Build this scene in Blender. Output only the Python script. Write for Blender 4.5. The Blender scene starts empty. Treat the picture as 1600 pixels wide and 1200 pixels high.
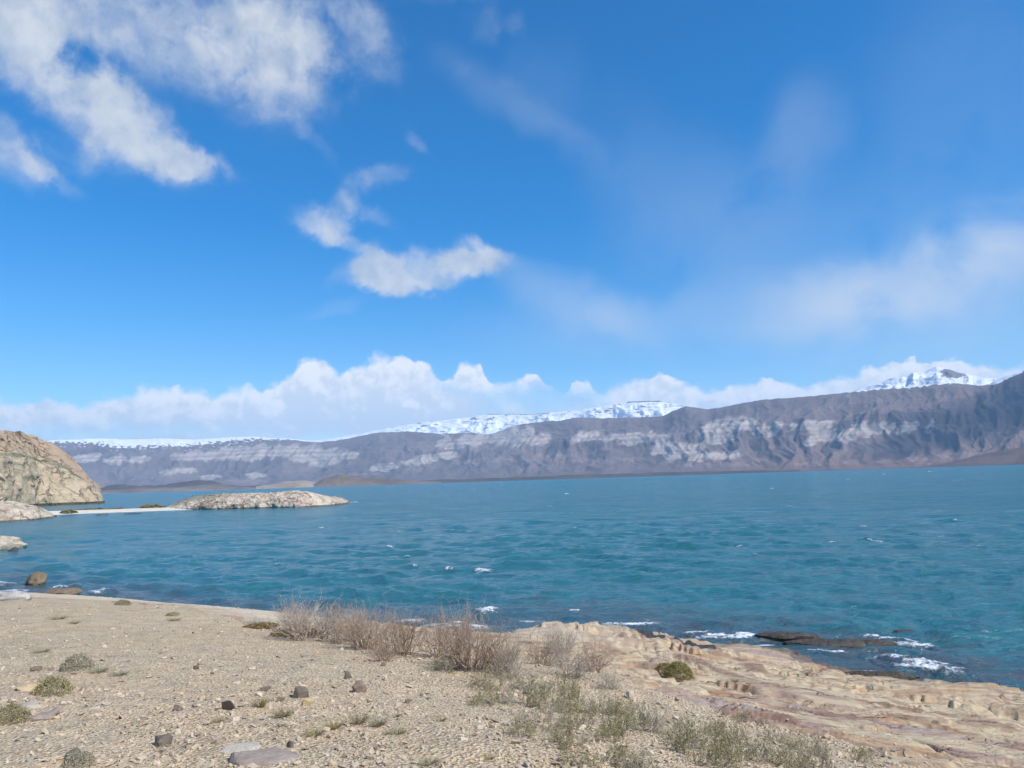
import bpy, bmesh, math
import numpy as np
from mathutils import Vector

S = bpy.context.scene
R = math.radians

# ------------------------------------------------------------------ camera
F = 1200.0                    # focal length in pixels of a 1600 px wide frame
H = 4.6                       # eye height above the lake
PITCH = R(7.11)
ROLL = R(1.84)
_f = np.array([0, math.cos(PITCH), math.sin(PITCH)])
_r0 = np.array([1.0, 0, 0]); _u0 = np.array([0, -math.sin(PITCH), math.cos(PITCH)])
_r = _r0*math.cos(ROLL) - _u0*math.sin(ROLL)
_u = _u0*math.cos(ROLL) + _r0*math.sin(ROLL)
cam_d = bpy.data.cameras.new('camera')
cam_d.sensor_width = 36; cam_d.lens = 36*F/1600
cam_d.clip_start = 0.1; cam_d.clip_end = 200000
cam = bpy.data.objects.new('camera', cam_d)
from mathutils import Matrix
cam.matrix_world = Matrix(((_r[0], _u[0], -_f[0], 0), (_r[1], _u[1], -_f[1], 0), (_r[2], _u[2], -_f[2], H), (0, 0, 0, 1)))
S.collection.objects.link(cam); S.camera = cam

# ------------------------------------------------------------------ sun / view
SUN_AZ, SUN_EL = 122.0, 48.0
S.view_settings.view_transform = 'Standard'; S.view_settings.look = 'None'
S.view_settings.exposure = 0.12; S.view_settings.gamma = 1.0
S.cycles.use_denoising = True
S.cycles.volume_bounces = 1
S.cycles.max_bounces = 8
S.cycles.transparent_max_bounces = 12
sd = np.array([math.sin(R(SUN_AZ))*math.cos(R(SUN_EL)), math.cos(R(SUN_AZ))*math.cos(R(SUN_EL)), math.sin(R(SUN_EL))])
sun_d = bpy.data.lights.new('sun', 'SUN'); sun_d.energy = 4.8; sun_d.angle = R(0.5); sun_d.color = (1.0, 0.96, 0.89)
sun = bpy.data.objects.new('sun', sun_d)
sun.rotation_euler = Vector(sd).to_track_quat('Z', 'Y').to_euler()
S.collection.objects.link(sun)


def ray(px, py):
    px = np.asarray(px, float); py = np.asarray(py, float)
    X = (px-800)/F; Y = (600-py)/F
    d = _f[None] + X.reshape(-1, 1)*_r[None] + Y.reshape(-1, 1)*_u[None]
    return d


def azel(px, py):
    d = ray(px, py)
    az = np.arctan2(d[:, 0], d[:, 1]); te = d[:, 2]/np.hypot(d[:, 0], d[:, 1])
    return az, te


def at(px, py, z=0.0):
    """the point at height z that the photo shows at this pixel"""
    d = ray(px, py); t = (z-H)/d[:, 2]
    p = d*t[:, None]
    return p[:, 0], p[:, 1]


# ------------------------------------------------------------------ world: Nishita sky and clouds
W = bpy.data.worlds.new('World'); S.world = W; W.use_nodes = True
wt = W.node_tree; wn = wt.nodes; wl = wt.links
bg = wn['Background']; bg.inputs[1].default_value = 0.12


def N(tree, typ, **kw):
    n = tree.nodes.new(typ)
    for k, v in kw.items():
        setattr(n, k, v)
    return n


def plug(tree, sock, v):
    if v is None: return
    if hasattr(v, 'is_output'):
        tree.links.new(v, sock)
    else:
        sock.default_value = v


def M(tree, op, a, b=None, c=None, clamp=False):
    n = N(tree, 'ShaderNodeMath', operation=op, use_clamp=clamp)
    plug(tree, n.inputs[0], a); plug(tree, n.inputs[1], b); plug(tree, n.inputs[2], c)
    return n.outputs[0]


def VM(tree, op, a, b=None, s=None):
    n = N(tree, 'ShaderNodeVectorMath', operation=op)
    plug(tree, n.inputs[0], a); plug(tree, n.inputs[1], b)
    if s is not None: plug(tree, n.inputs['Scale'], s)
    return n.outputs['Value' if op in ('LENGTH', 'DOT_PRODUCT') else 'Vector']


def NOISE(tree, vec, scale, detail=4, rough=0.55, dist=0.0, dims='3D', w=None, out='Fac', ntype='FBM'):
    n = N(tree, 'ShaderNodeTexNoise', noise_dimensions=dims)
    if vec is not None and dims != '1D': tree.links.new(vec, n.inputs['Vector'])
    if w is not None: plug(tree, n.inputs['W'], w)
    plug(tree, n.inputs['Scale'], scale); n.inputs['Detail'].default_value = detail
    n.inputs['Roughness'].default_value = rough; n.inputs['Distortion'].default_value = dist
    return n.outputs[out]


def SS(tree, v, a, b, lo=0.0, hi=1.0):
    n = N(tree, 'ShaderNodeMapRange', interpolation_type='SMOOTHSTEP')
    plug(tree, n.inputs[0], v); plug(tree, n.inputs[1], a); plug(tree, n.inputs[2], b)
    plug(tree, n.inputs[3], lo); plug(tree, n.inputs[4], hi)
    return n.outputs[0]


def MIX(tree, f, a, b, mode='MIX'):
    n = N(tree, 'ShaderNodeMix', data_type='RGBA', blend_type=mode)
    plug(tree, n.inputs[0], f)
    for s, v in ((n.inputs[6], a), (n.inputs[7], b)):
        if isinstance(v, tuple) and len(v) == 3: v = v + (1.0,)
        plug(tree, s, v)
    return n.outputs[2]


sky = N(wt, 'ShaderNodeTexSky', sky_type='NISHITA', sun_disc=False)
sky.sun_elevation = R(SUN_EL); sky.sun_rotation = R(SUN_AZ)
sky.altitude = 300; sky.air_density = 1.0; sky.dust_density = 0.1; sky.ozone_density = 3.0

tc = N(wt, 'ShaderNodeTexCoord'); dirv = tc.outputs['Generated']
sep = N(wt, 'ShaderNodeSeparateXYZ'); wl.new(dirv, sep.inputs[0])
azn = M(wt, 'ARCTAN2', sep.outputs[0], sep.outputs[1])
eln = M(wt, 'ARCSINE', sep.outputs[2])
DEG = 57.29578
azd = M(wt, 'MULTIPLY', azn, DEG); eld = M(wt, 'MULTIPLY', eln, DEG)
cmb = N(wt, 'ShaderNodeCombineXYZ'); wl.new(azd, cmb.inputs[0]); wl.new(eld, cmb.inputs[1])
P0 = cmb.outputs[0]                                    # sky position: azimuth and elevation in degrees
n1 = NOISE(wt, P0, 0.16, 5, 0.55, 0.3, out='Color')
n1c = VM(wt, 'SUBTRACT', n1, (0.5, 0.5, 0.5))
n2 = NOISE(wt, P0, 0.7, 6, 0.6, 0.2, out='Color')
n2c = VM(wt, 'SUBTRACT', n2, (0.5, 0.5, 0.5))
Pw = VM(wt, 'ADD', P0, VM(wt, 'ADD', VM(wt, 'SCALE', n1c, s=3.6), VM(wt, 'SCALE', n2c, s=1.3)))
Ps = VM(wt, 'ADD', P0, VM(wt, 'SCALE', n1c, s=3.5))


def degs(px, py):
    a, t = azel([px], [py]); return math.degrees(a[0]), math.degrees(math.atan(t[0]))


def blob(px, py, rx, ry, ang=0, w=1.0, soft=1.0, P=None):
    """a patch of cloud: centre, radii (photo pixels converted to degrees of sky), tilt, weight"""
    cx, cy = degs(px, py)
    k = 1/19.5
    mp = N(wt, 'ShaderNodeMapping', vector_type='TEXTURE')
    mp.inputs['Location'].default_value = (cx, cy, 0)
    mp.inputs['Rotation'].default_value = (0, 0, R(-ang))
    mp.inputs['Scale'].default_value = (rx*k, ry*k, 1)
    wl.new(P or Pw, mp.inputs[0])
    ln = VM(wt, 'LENGTH', mp.outputs[0])
    return SS(wt, ln, 1.0+0.45*soft, max(0.0, 1.0-0.75*soft), 0.0, w)


def blend(lst, P=None):
    out = None
    for b in lst:
        v = blob(*b, P=P)
        if out is None: out = v
        else:
            out = M(wt, 'ADD', out, v)
    return out


puffs = [  # (x, y, rx, ry, tilt down-right, weight, softness)
    (235, 40, 300, 78, 0, .82, 1), (425, 90, 100, 92, 20, .62, 1.1), (110, 130, 120, 55, 40, .8, .9), (225, 200, 95, 36, 36, 1.0, .8),
    (300, 250, 60, 22, 22, .75, .8), (5, 225, 75, 42, 12, .75, .9), (75, 262, 60, 13, 28, .4, 1), (150, 225, 25, 50, 10, .35, 1), (20, 60, 60, 70, 0, .5, 1),
    (590, 60, 38, 50, -20, .42, 1), (540, 5, 60, 26, 10, .45, 1), (700, -10, 90, 14, 0, .25, 1),
    (755, 42, 30, 30, -30, .35, 1), (803, 40, 18, 20, 0, .3, 1), (722, 105, 20, 14, 0, .18, 1), (795, 132, 40, 12, -10, .16, 1),
    (652, 215, 34, 10, 35, .35, 1), (490, 220, 55, 14, 40, .3, 1),
    (500, 340, 48, 26, 8, .75, .9), (545, 305, 50, 26, -50, .5, 1), (605, 268, 42, 18, -8, .5, 1), (580, 322, 50, 14, 30, .42, 1), (545, 372, 50, 14, 20, .45, 1),
    (670, 420, 130, 30, -3, 1.0, .7), (745, 405, 55, 30, 10, .6, .8), (735, 375, 25, 12, 20, .4, 1), (585, 415, 45, 40, 0, .6, .8), (520, 440, 18, 14, -40, .25, 1), (620, 445, 60, 16, 0, .5, .7)]
veils = [(1420, 430, 190, 52, -14, .42, 1), (1560, 400, 110, 60, -5, .3, 1), (1250, 210, 55, 75, 25, .14, 1), (1080, 320, 200, 90, 40, .07, 1), (1250, 400, 260, 130, 20, .09, 1),
         (900, 470, 120, 40, 20, .28, 1), (1100, 500, 300, 50, 0, .2, 1), (1450, 510, 200, 55, 0, .22, 1), (820, 180, 150, 30, 30, .1, 1), (850, 130, 60, 60, 30, .05, 1), (1500, 180, 120, 160, 0, .07, 1), (520, 480, 40, 10, -20, .1, 1)]
holes = [(62, 42, 22, 20, 0, .5, 1), (128, 88, 26, 22, 20, .6, 1), (210, 130, 90, 14, 0, 0, 1), (70, 190, 90, 18, 25, .2, 1), (255, 135, 60, 18, 25, .1, 1)]
pf = M(wt, 'SUBTRACT', blend(puffs), blend(holes, P=Ps))
# wispy erosion
er = NOISE(wt, Pw, 0.55, 7, 0.62, 0.4)
er2 = NOISE(wt, VM(wt, 'MULTIPLY', Pw, (1.0, 1.6, 1)), 0.2, 4, 0.5, 0.6)
pf = M(wt, 'MULTIPLY', pf, SS(wt, er, 0.2, 0.75, 0.72, 1.12))
pf = SS(wt, M(wt, 'ADD', pf, M(wt, 'MULTIPLY', M(wt, 'SUBTRACT', er2, 0.5), 0.16)), 0.0, 1.35)
fib = NOISE(wt, VM(wt, 'ADD', VM(wt, 'MULTIPLY', Pw, (1.0, 1.3, 1)), (3, 7, 0)), 1.1, 8, 0.66, 0.8)
pf = M(wt, 'MULTIPLY', pf, SS(wt, M(wt, 'ADD', fib, M(wt, 'MULTIPLY', pf, .35)), 0.2, 0.7, .55, .86))
vl = M(wt, 'MULTIPLY', blend(veils, P=Ps), SS(wt, er2, 0.2, 0.8, 0.88, 1.12))
# cumulus bank along the mountains: its upper edge as a curve over azimuth
bank = [(-160, 600), (-60, 606), (0, 612), (60, 620), (110, 626), (150, 620), (190, 610), (225, 600), (262, 600), (300, 600), (330, 611), (350, 603), (383, 595), (410, 603), (430, 592), (455, 578),
        (478, 556), (500, 557), (530, 575), (552, 566), (575, 556), (602, 548), (640, 556), (672, 568), (700, 584), (712, 574), (730, 562), (752, 566), (765, 592), (790, 592), (815, 580), (840, 580), (862, 606),
        (885, 606), (897, 590), (918, 588), (930, 606), (960, 592), (1000, 583), (1042, 581), (1080, 594), (1110, 602), (1150, 596), (1200, 588), (1260, 590), (1310, 584), (1360, 570), (1410, 562),
        (1460, 562), (1492, 551), (1520, 562), (1560, 564), (1610, 560), (1750, 556)]
ba, bt = azel([b[0] for b in bank], [b[1] for b in bank])
ba = np.degrees(ba); be = np.degrees(np.arctan(bt))
A0, A1, E1 = ba[0]-1, ba[-1]+1, 15.0


def fcurve(tree, xs, ys, inp):
    fc = N(tree, 'ShaderNodeFloatCurve'); cv = fc.mapping.curves[0]
    fc.mapping.use_clip = False
    pts = [(0, ys[0])] + list(zip(xs, ys)) + [(1, ys[-1])]
    cv.points[0].location = pts[0]; cv.points[1].location = pts[-1]
    for p in pts[1:-1]:
        cv.points.new(*p)
    for p in cv.points: p.handle_type = 'AUTO_CLAMPED'
    fc.mapping.update()
    tree.links.new(inp, fc.inputs['Value'])
    return fc.outputs[0]


azu = M(wt, 'DIVIDE', M(wt, 'SUBTRACT', azd, A0), A1-A0, clamp=True)
top = M(wt, 'MULTIPLY', fcurve(wt, (ba-A0)/(A1-A0), be/E1, azu), E1)
bv = N(wt, 'ShaderNodeTexVoronoi', feature='SMOOTH_F1'); bv.inputs['Scale'].default_value = 0.9; bv.inputs['Smoothness'].default_value = 0.3
wl.new(VM(wt, 'ADD', P0, VM(wt, 'SCALE', n2c, s=1.2)), bv.inputs['Vector'])
bill = M(wt, 'MULTIPLY', M(wt, 'SUBTRACT', 0.42, bv.outputs['Distance']), 1.0)
bn = NOISE(wt, P0, 1.6, 6, 0.6, 0.3)
edge = M(wt, 'ADD', M(wt, 'SUBTRACT', top, eld), M(wt, 'ADD', M(wt, 'MULTIPLY', bill, 0.75), M(wt, 'MULTIPLY', M(wt, 'SUBTRACT', bn, 0.5), 0.9)))
sharp = NOISE(wt, P0, 0.25, 3, 0.5)
bank_a = SS(wt, edge, 0.0, SS(wt, sharp, 0.35, 0.65, 0.28, 1.1))
bh = blend([(850, 625, 75, 28, 0, .75, 1), (700, 612, 40, 12, 20, .3, 1), (760, 640, 30, 20, 0, .3, 1), (930, 625, 30, 20, 0, .3, 1), (40, 680, 200, 14, 0, .35, 1), (480, 688, 90, 14, 0, .6, 1), (250, 676, 200, 12, 0, .25, 1)], P=Pw)
bank_a = M(wt, 'MULTIPLY', bank_a, M(wt, 'SUBTRACT', 1.0, bh, clamp=True))
bank_a = M(wt, 'MULTIPLY', bank_a, 0.95)
# cloud light: sunlit white with soft grey bodies
shade = NOISE(wt, P0, 0.35, 5, 0.55, 0.2)
def relief(sc, dx, dy, det=6):
    a_n = NOISE(wt, P0, sc, det, 0.6, 0.3); b_n = NOISE(wt, VM(wt, 'ADD', P0, (dx, dy, 0)), sc, det, 0.6, 0.3)
    return M(wt, 'SUBTRACT', a_n, b_n)


rl1 = relief(0.9, .35, .5); rl2 = relief(0.28, .9, 1.2)
lit = M(wt, 'ADD', M(wt, 'MULTIPLY', rl1, 2.2), M(wt, 'MULTIPLY', rl2, 2.0))
litp = M(wt, 'ADD', M(wt, 'MULTIPLY', rl1, .4), M(wt, 'MULTIPLY', rl2, 1.6))
ccol = MIX(wt, SS(wt, M(wt, 'ADD', shade, M(wt, 'MULTIPLY', litp, .6)), 0.25, 0.75), (4.2, 4.7, 5.4), (6.1, 6.25, 6.4))
bcol = MIX(wt, SS(wt, M(wt, 'SUBTRACT', M(wt, 'MULTIPLY', edge, .8), M(wt, 'MULTIPLY', lit, 3.4)), -0.3, 3.0), (8.8, 8.6, 8.4), (6.4, 6.8, 7.2))
vcol = (5.7, 6.1, 6.6)
skyc = N(wt, 'ShaderNodeHueSaturation'); wl.new(sky.outputs[0], skyc.inputs['Color'])
skyc.inputs['Saturation'].default_value = 1.5; skyc.inputs['Value'].default_value = 1.27; skyc.inputs['Hue'].default_value = 0.503
gm = N(wt, 'ShaderNodeGamma'); wl.new(skyc.outputs[0], gm.inputs[0]); gm.inputs[1].default_value = 1.0
c1 = MIX(wt, M(wt, 'MULTIPLY', vl, 1.0, clamp=True), gm.outputs[0], vcol)
c2 = MIX(wt, M(wt, 'MULTIPLY', pf, 1.0, clamp=True), c1, ccol)
c3 = MIX(wt, bank_a, c2, bcol)
wl.new(c3, bg.inputs[0])

# ------------------------------------------------------------------ noise in numpy
_rng = np.random.default_rng(7)
_perm = _rng.permutation(4096).astype(np.int64)
_g2 = _rng.uniform(0, 2*np.pi, 4096); _g2 = np.stack([np.cos(_g2), np.sin(_g2)], 1)
_g3 = _rng.normal(size=(4096, 3)); _g3 /= np.linalg.norm(_g3, axis=1)[:, None]


def _h(*ix):
    h = np.zeros_like(ix[0])
    for k, i in enumerate(ix):
        h = _perm[(h + i*(1, 57, 131)[k]) & 4095]
    return h


def perlin2(x, y, seed=0):
    x = x + seed*17.31; y = y - seed*9.77
    xi = np.floor(x).astype(np.int64); yi = np.floor(y).astype(np.int64)
    xf = x-xi; yf = y-yi
    u = xf*xf*xf*(xf*(xf*6-15)+10); v = yf*yf*yf*(yf*(yf*6-15)+10)

    def g(a, b):
        gr = _g2[_h(xi+a, yi+b)]
        return gr[..., 0]*(xf-a)+gr[..., 1]*(yf-b)
    return ((g(0, 0)*(1-u)+g(1, 0)*u)*(1-v)+(g(0, 1)*(1-u)+g(1, 1)*u)*v)*1.4


def perlin3(x, y, z, seed=0):
    x = x+seed*11.3; y = y+seed*5.7; z = z-seed*8.1
    xi = np.floor(x).astype(np.int64); yi = np.floor(y).astype(np.int64); zi = np.floor(z).astype(np.int64)
    xf = x-xi; yf = y-yi; zf = z-zi
    f = lambda t: t*t*t*(t*(t*6-15)+10)
    u, v, w = f(xf), f(yf), f(zf)

    def g(a, b, c):
        gr = _g3[_h(xi+a, yi+b, zi+c)]
        return gr[..., 0]*(xf-a)+gr[..., 1]*(yf-b)+gr[..., 2]*(zf-c)
    l = lambda a, b, t: a+(b-a)*t
    return l(l(l(g(0, 0, 0), g(1, 0, 0), u), l(g(0, 1, 0), g(1, 1, 0), u), v), l(l(g(0, 0, 1), g(1, 0, 1), u), l(g(0, 1, 1), g(1, 1, 1), u), v), w)*1.5


def fbm2(x, y, oct=4, seed=0, gain=.5, lac=2.03, ridge=False):
    s = 0; a = 1; t = 0
    for i in range(oct):
        n = perlin2(x, y, seed+i)
        if ridge: n = 1-2*np.abs(n)
        s = s+a*n; t += a; a *= gain; x = x*lac; y = y*lac
    return s/t


def fbm3(x, y, z, oct=4, seed=0, gain=.5, lac=2.03, ridge=False):
    s = 0; a = 1; t = 0
    for i in range(oct):
        n = perlin3(x, y, z, seed+i)
        if ridge: n = 1-2*np.abs(n)
        s = s+a*n; t += a; a *= gain; x = x*lac; y = y*lac; z = z*lac
    return s/t


def sst(x, a, b):
    t = np.clip((x-a)/(b-a), 0, 1); return t*t*(3-2*t)


# ------------------------------------------------------------------ mesh helpers
def link(o): S.collection.objects.link(o); return o


def mesh_np(name, v, f, mat=None, smooth=True, attrs=None):
    me = bpy.data.meshes.new(name)
    v = np.asarray(v, np.float32); f = np.asarray(f, np.int32)
    me.vertices.add(len(v)); me.vertices.foreach_set('co', v.ravel())
    k = f.shape[1]
    me.loops.add(f.size); me.loops.foreach_set('vertex_index', f.ravel())
    me.polygons.add(len(f)); me.polygons.foreach_set('loop_start', np.arange(0, f.size, k, dtype=np.int32))
    me.polygons.foreach_set('loop_total', np.full(len(f), k, np.int32))
    me.polygons.foreach_set('use_smooth', np.full(len(f), smooth, bool))
    for an, av in (attrs or {}).items():
        a = me.attributes.new(an, 'FLOAT', 'POINT'); a.data.foreach_set('value', np.asarray(av, np.float32).ravel())
    me.update(calc_edges=True)
    if mat: me.materials.append(mat)
    return me


def obj(name, me, parent=None):
    o = bpy.data.objects.new(name, me); link(o)
    if parent: o.parent = parent
    return o


def tag(o, label=None, cat=None, group=None, kind=None):
    if label: o['label'] = label
    if cat: o['category'] = cat
    if group: o['group'] = group
    if kind: o['kind'] = kind
    return o


def gridfaces(nr, nc):
    i = np.arange(nr-1)[:, None]*nc+np.arange(nc-1)[None]
    return np.stack([i, i+1, i+nc+1, i+nc], -1).reshape(-1, 4)


def compact(v, f, attrs):
    used = np.unique(f); mp = np.full(len(v), -1); mp[used] = np.arange(len(used))
    return v[used], mp[f], {k: a[used] for k, a in attrs.items()}


# ------------------------------------------------------------------ materials
def mat(name, rough=0.9):
    m = bpy.data.materials.new(name); m.use_nodes = True
    t = m.node_tree; b = t.nodes['Principled BSDF']; b.inputs['Roughness'].default_value = rough
    b.inputs['Specular IOR Level'].default_value = 0.25
    return m, t, b


def ATT(t, name):
    n = N(t, 'ShaderNodeAttribute', attribute_name=name); return n.outputs['Fac']


def POS(t): return N(t, 'ShaderNodeNewGeometry').outputs['Position']


def BUMP(t, b, h, strength=1.0, dist=0.02):
    n = N(t, 'ShaderNodeBump'); plug(t, n.inputs['Height'], h)
    n.inputs['Strength'].default_value = strength; n.inputs['Distance'].default_value = dist
    t.links.new(n.outputs[0], b.inputs['Normal'])


def RAMP(t, f, stops, interp='LINEAR'):
    n = N(t, 'ShaderNodeValToRGB'); cr = n.color_ramp; cr.interpolation = interp
    while len(cr.elements) < len(stops): cr.elements.new(0.5)
    for e, (p, c) in zip(cr.elements, stops): e.position = p; e.color = tuple(c)+(1,)
    plug(t, n.inputs[0], f); return n.outputs[0]


# dry gravelly soil
m_soil, t, b = mat('gravelly_soil')
p = POS(t)
big = NOISE(t, p, 0.35, 4, 0.6); mid = NOISE(t, p, 3.0, 5, 0.65); fine = NOISE(t, p, 45, 4, 0.7)
col = RAMP(t, big, [(0.3, (0.60, 0.455, 0.29)), (0.5, (0.67, 0.505, 0.325)), (0.62, (0.66, 0.48, 0.285)), (0.75, (0.57, 0.45, 0.305))])
col = MIX(t, SS(t, mid, 0.35, 0.7, 0, .5), col, (0.31, 0.265, 0.2))
sp = N(t, 'ShaderNodeTexVoronoi'); sp.inputs['Scale'].default_value = 38; t.links.new(p, sp.inputs['Vector'])
bw = N(t, 'ShaderNodeRGBToBW'); t.links.new(sp.outputs['Color'], bw.inputs[0])
col = MIX(t, 0.75, col, RAMP(t, bw.outputs[0], [(0.2, (0.27, 0.24, 0.2)), (0.45, (0.6, .57, .52)), (0.8, (0.85, .82, .76))]), 'SOFT_LIGHT')
col = MIX(t, SS(t, fine, 0.35, 0.7, 0, .45), col, (0.26, 0.215, 0.165))
col = MIX(t, ATT(t, 'sand'), col, (0.55, 0.42, 0.27))
t.links.new(col, b.inputs['Base Color'])
BUMP(t, b, M(t, 'ADD', M(t, 'MULTIPLY', fine, 0.5), M(t, 'MULTIPLY', sp.outputs['Distance'], 1.0)), 0.9, 0.03)

# banded sandstone shelf
m_sand, t, b = mat('banded_sandstone', 0.85)
p = POS(t); st = ATT(t, 'strat')
wv = NOISE(t, p, 0.6, 5, 0.6)
sq = M(t, 'ADD', M(t, 'MULTIPLY', st, 2.3), M(t, 'MULTIPLY', wv, 1.1))
band = NOISE(t, None, 1.0, 5, 0.65, dims='1D', w=sq)
mp = N(t, 'ShaderNodeMapping'); mp.inputs['Rotation'].default_value = (0, 0, R(30)); mp.inputs['Scale'].default_value = (0.35, 1.6, 2.0); t.links.new(p, mp.inputs[0])
str_n = NOISE(t, mp.outputs[0], 1.6, 7, 0.62, 0.5)
big = NOISE(t, p, 0.28, 4, 0.6)
bf = M(t, 'ADD', M(t, 'MULTIPLY', band, 0.55), M(t, 'MULTIPLY', str_n, 0.45))
col = RAMP(t, bf, [(0.36, (0.29, 0.185, 0.12)), (0.43, (0.41, 0.285, 0.19)), (0.47, (0.53, 0.40, 0.25)), (0.505, (0.61, 0.50, 0.315)), (0.54, (0.48, 0.335, 0.21)), (0.58, (0.36, 0.25, 0.185)), (0.64, (0.58, 0.455, 0.285))])
mauve = RAMP(t, str_n, [(0.38, (0.30, 0.175, 0.125)), (0.5, (0.39, 0.27, 0.21)), (0.6, (0.47, 0.365, 0.30))])
mask = SS(t, M(t, 'ADD', ATT(t, 'mauve'), M(t, 'MULTIPLY', M(t, 'SUBTRACT', NOISE(t, p, 0.9, 5, 0.6), 0.5), 1.6)), 0.3, 0.7)
col = MIX(t, M(t, 'MULTIPLY', mask, .85), col, mauve)
rust = SS(t, NOISE(t, mp.outputs[0], 0.9, 5, 0.6), 0.54, 0.64)
col = MIX(t, M(t, 'MULTIPLY', rust, 0.6), col, (0.50, 0.28, 0.13))
fine = NOISE(t, p, 22, 6, 0.7)
col = MIX(t, SS(t, fine, 0.5, 0.75, 0, .35), col, (0.25, 0.19, 0.13))
col = MIX(t, M(t, 'MULTIPLY', ATT(t, 'pale'), .6), col, (0.70, 0.60, 0.44))
blk = SS(t, M(t, 'ADD', ATT(t, 'black'), M(t, 'MULTIPLY', M(t, 'SUBTRACT', NOISE(t, mp.outputs[0], 6, 5, 0.6), 0.5), 1.2)), 0.4, 0.6)
col = MIX(t, blk, col, (0.06, 0.06, 0.06))
wet = ATT(t, 'wet')
col = MIX(t, wet, col, MIX(t, 0.8, col, (0.16, 0.115, 0.09), 'MULTIPLY'))
t.links.new(col, b.inputs['Base Color'])
plug(t, b.inputs['Roughness'], M(t, 'MULTIPLY_ADD', wet, -0.5, 0.85))
mp2 = N(t, 'ShaderNodeMapping'); mp2.inputs['Rotation'].default_value = (0, 0, R(30)); mp2.inputs['Scale'].default_value = (.7, 6, 6); t.links.new(p, mp2.inputs[0])
mp3 = N(t, 'ShaderNodeMapping'); mp3.inputs['Rotation'].default_value = (0, 0, R(30)); mp3.inputs['Scale'].default_value = (.35, 2.4, 3.0)
dsp = VM(t, 'ADD', p, VM(t, 'SCALE', NOISE(t, p, 1.3, 4, .6, out='Color'), s=.5)); t.links.new(dsp, mp3.inputs[0])
cks = []
for sc_, wd in ((.55, .016), (1.7, .02)):
    vo = N(t, 'ShaderNodeTexVoronoi', feature='DISTANCE_TO_EDGE'); vo.inputs['Scale'].default_value = sc_; t.links.new(mp3.outputs[0], vo.inputs['Vector'])
    cks.append(SS(t, vo.outputs['Distance'], 0.0, wd))
gate = SS(t, NOISE(t, p, .8, 3, .5), .38, .54)
crk = M(t, 'MAXIMUM', M(t, 'MULTIPLY', cks[0], M(t, 'MULTIPLY_ADD', cks[1], .35, .65)), gate)
col2 = MIX(t, M(t, 'MULTIPLY', M(t, 'SUBTRACT', 1.0, crk), .75), col, (0.17, 0.12, 0.08)); t.links.new(col2, b.inputs['Base Color'])
BUMP(t, b, M(t, 'ADD', M(t, 'MULTIPLY', crk, .5), M(t, 'ADD', M(t, 'MULTIPLY', NOISE(t, mp2.outputs[0], 1.5, 8, 0.68, 0.6), 1.0), M(t, 'MULTIPLY', fine, 0.2))), 1.0, 0.05)


def rock_mat(name, stops, scale=1.0, bump=0.3, veg=None, rough=0.9, stretch=(1, 1, 1), attr=None, frac=0):
    m, t, b = mat(name, rough)
    tcn = N(t, 'ShaderNodeTexCoord'); mpn = N(t, 'ShaderNodeMapping'); mpn.inputs['Scale'].default_value = stretch
    t.links.new(tcn.outputs['Object'], mpn.inputs[0]); p = mpn.outputs[0]
    n = NOISE(t, p, scale, 7, 0.62, 0.4)
    col = RAMP(t, n, stops)
    n2 = NOISE(t, p, scale*9, 5, 0.7)
    col = MIX(t, SS(t, n2, 0.45, 0.75, 0, .45), col, tuple(c*0.45 for c in stops[0][1]))
    ck = NOISE(t, p, scale*4, 5, 0.6, 0.8); ckn = M(t, 'ABSOLUTE', M(t, 'SUBTRACT', ck, 0.5))
    col = MIX(t, SS(t, ckn, 0.012, 0.0, 0, .6), col, tuple(c*0.35 for c in stops[0][1]))
    if attr:
        for an, c in attr:
            col = MIX(t, SS(t, M(t, 'ADD', ATT(t, an), M(t, 'MULTIPLY', M(t, 'SUBTRACT', n, 0.5), 0.8)), 0.35, 0.65), col, c)
    hgt = M(t, 'ADD', NOISE(t, p, scale*3, 8, 0.68), M(t, 'MULTIPLY', n2, .4))
    if frac:
        vo = N(t, 'ShaderNodeTexVoronoi', feature='DISTANCE_TO_EDGE'); vo.inputs['Scale'].default_value = frac
        t.links.new(VM(t, 'ADD', p, VM(t, 'SCALE', NOISE(t, p, frac*1.5, 4, .6, out='Color'), s=.8/frac)), vo.inputs['Vector'])
        cr_ = SS(t, vo.outputs['Distance'], 0.0, .07)
        cr_ = M(t, 'MAXIMUM', cr_, SS(t, NOISE(t, p, frac*.5, 3, .5), .42, .6))
        col = MIX(t, M(t, 'MULTIPLY', M(t, 'SUBTRACT', 1.0, cr_), .42), col, tuple(c*.35 for c in stops[0][1]))
        hgt = M(t, 'ADD', hgt, cr_)
    t.links.new(col, b.inputs['Base Color'])
    BUMP(t, b, hgt, 1.0, bump)
    return m


m_head = rock_mat('headland_rock', [(0.3, (0.35, 0.27, 0.18)), (0.45, (0.45, 0.355, 0.235)), (0.58, (0.51, 0.415, 0.28)), (0.72, (0.42, 0.34, 0.25))], 0.035, 1.2, frac=.13,
                  attr=[('upper', (0.40, 0.295, 0.20)), ('green', (0.24, 0.22, 0.14)), ('wet', (0.09, 0.075, 0.055))])
m_islet = rock_mat('islet_rock', [(0.36, (0.36, 0.27, 0.2)), (0.45, (0.52, 0.43, 0.32)), (0.52, (0.64, 0.55, 0.42)), (0.6, (0.48, 0.35, 0.27)), (0.68, (0.66, 0.58, 0.47))], 0.16, 0.35, frac=.4,
                   attr=[('upper', (0.33, 0.29, 0.21)), ('green', (0.2, 0.19, 0.13)), ('wet', (0.16, 0.13, 0.1))])
m_beach = rock_mat('pale_beach_sand', [(0.3, (0.62, 0.56, 0.44)), (0.6, (0.72, 0.67, 0.56)), (0.8, (0.66, 0.6, 0.48))], 0.4, 0.02)
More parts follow.
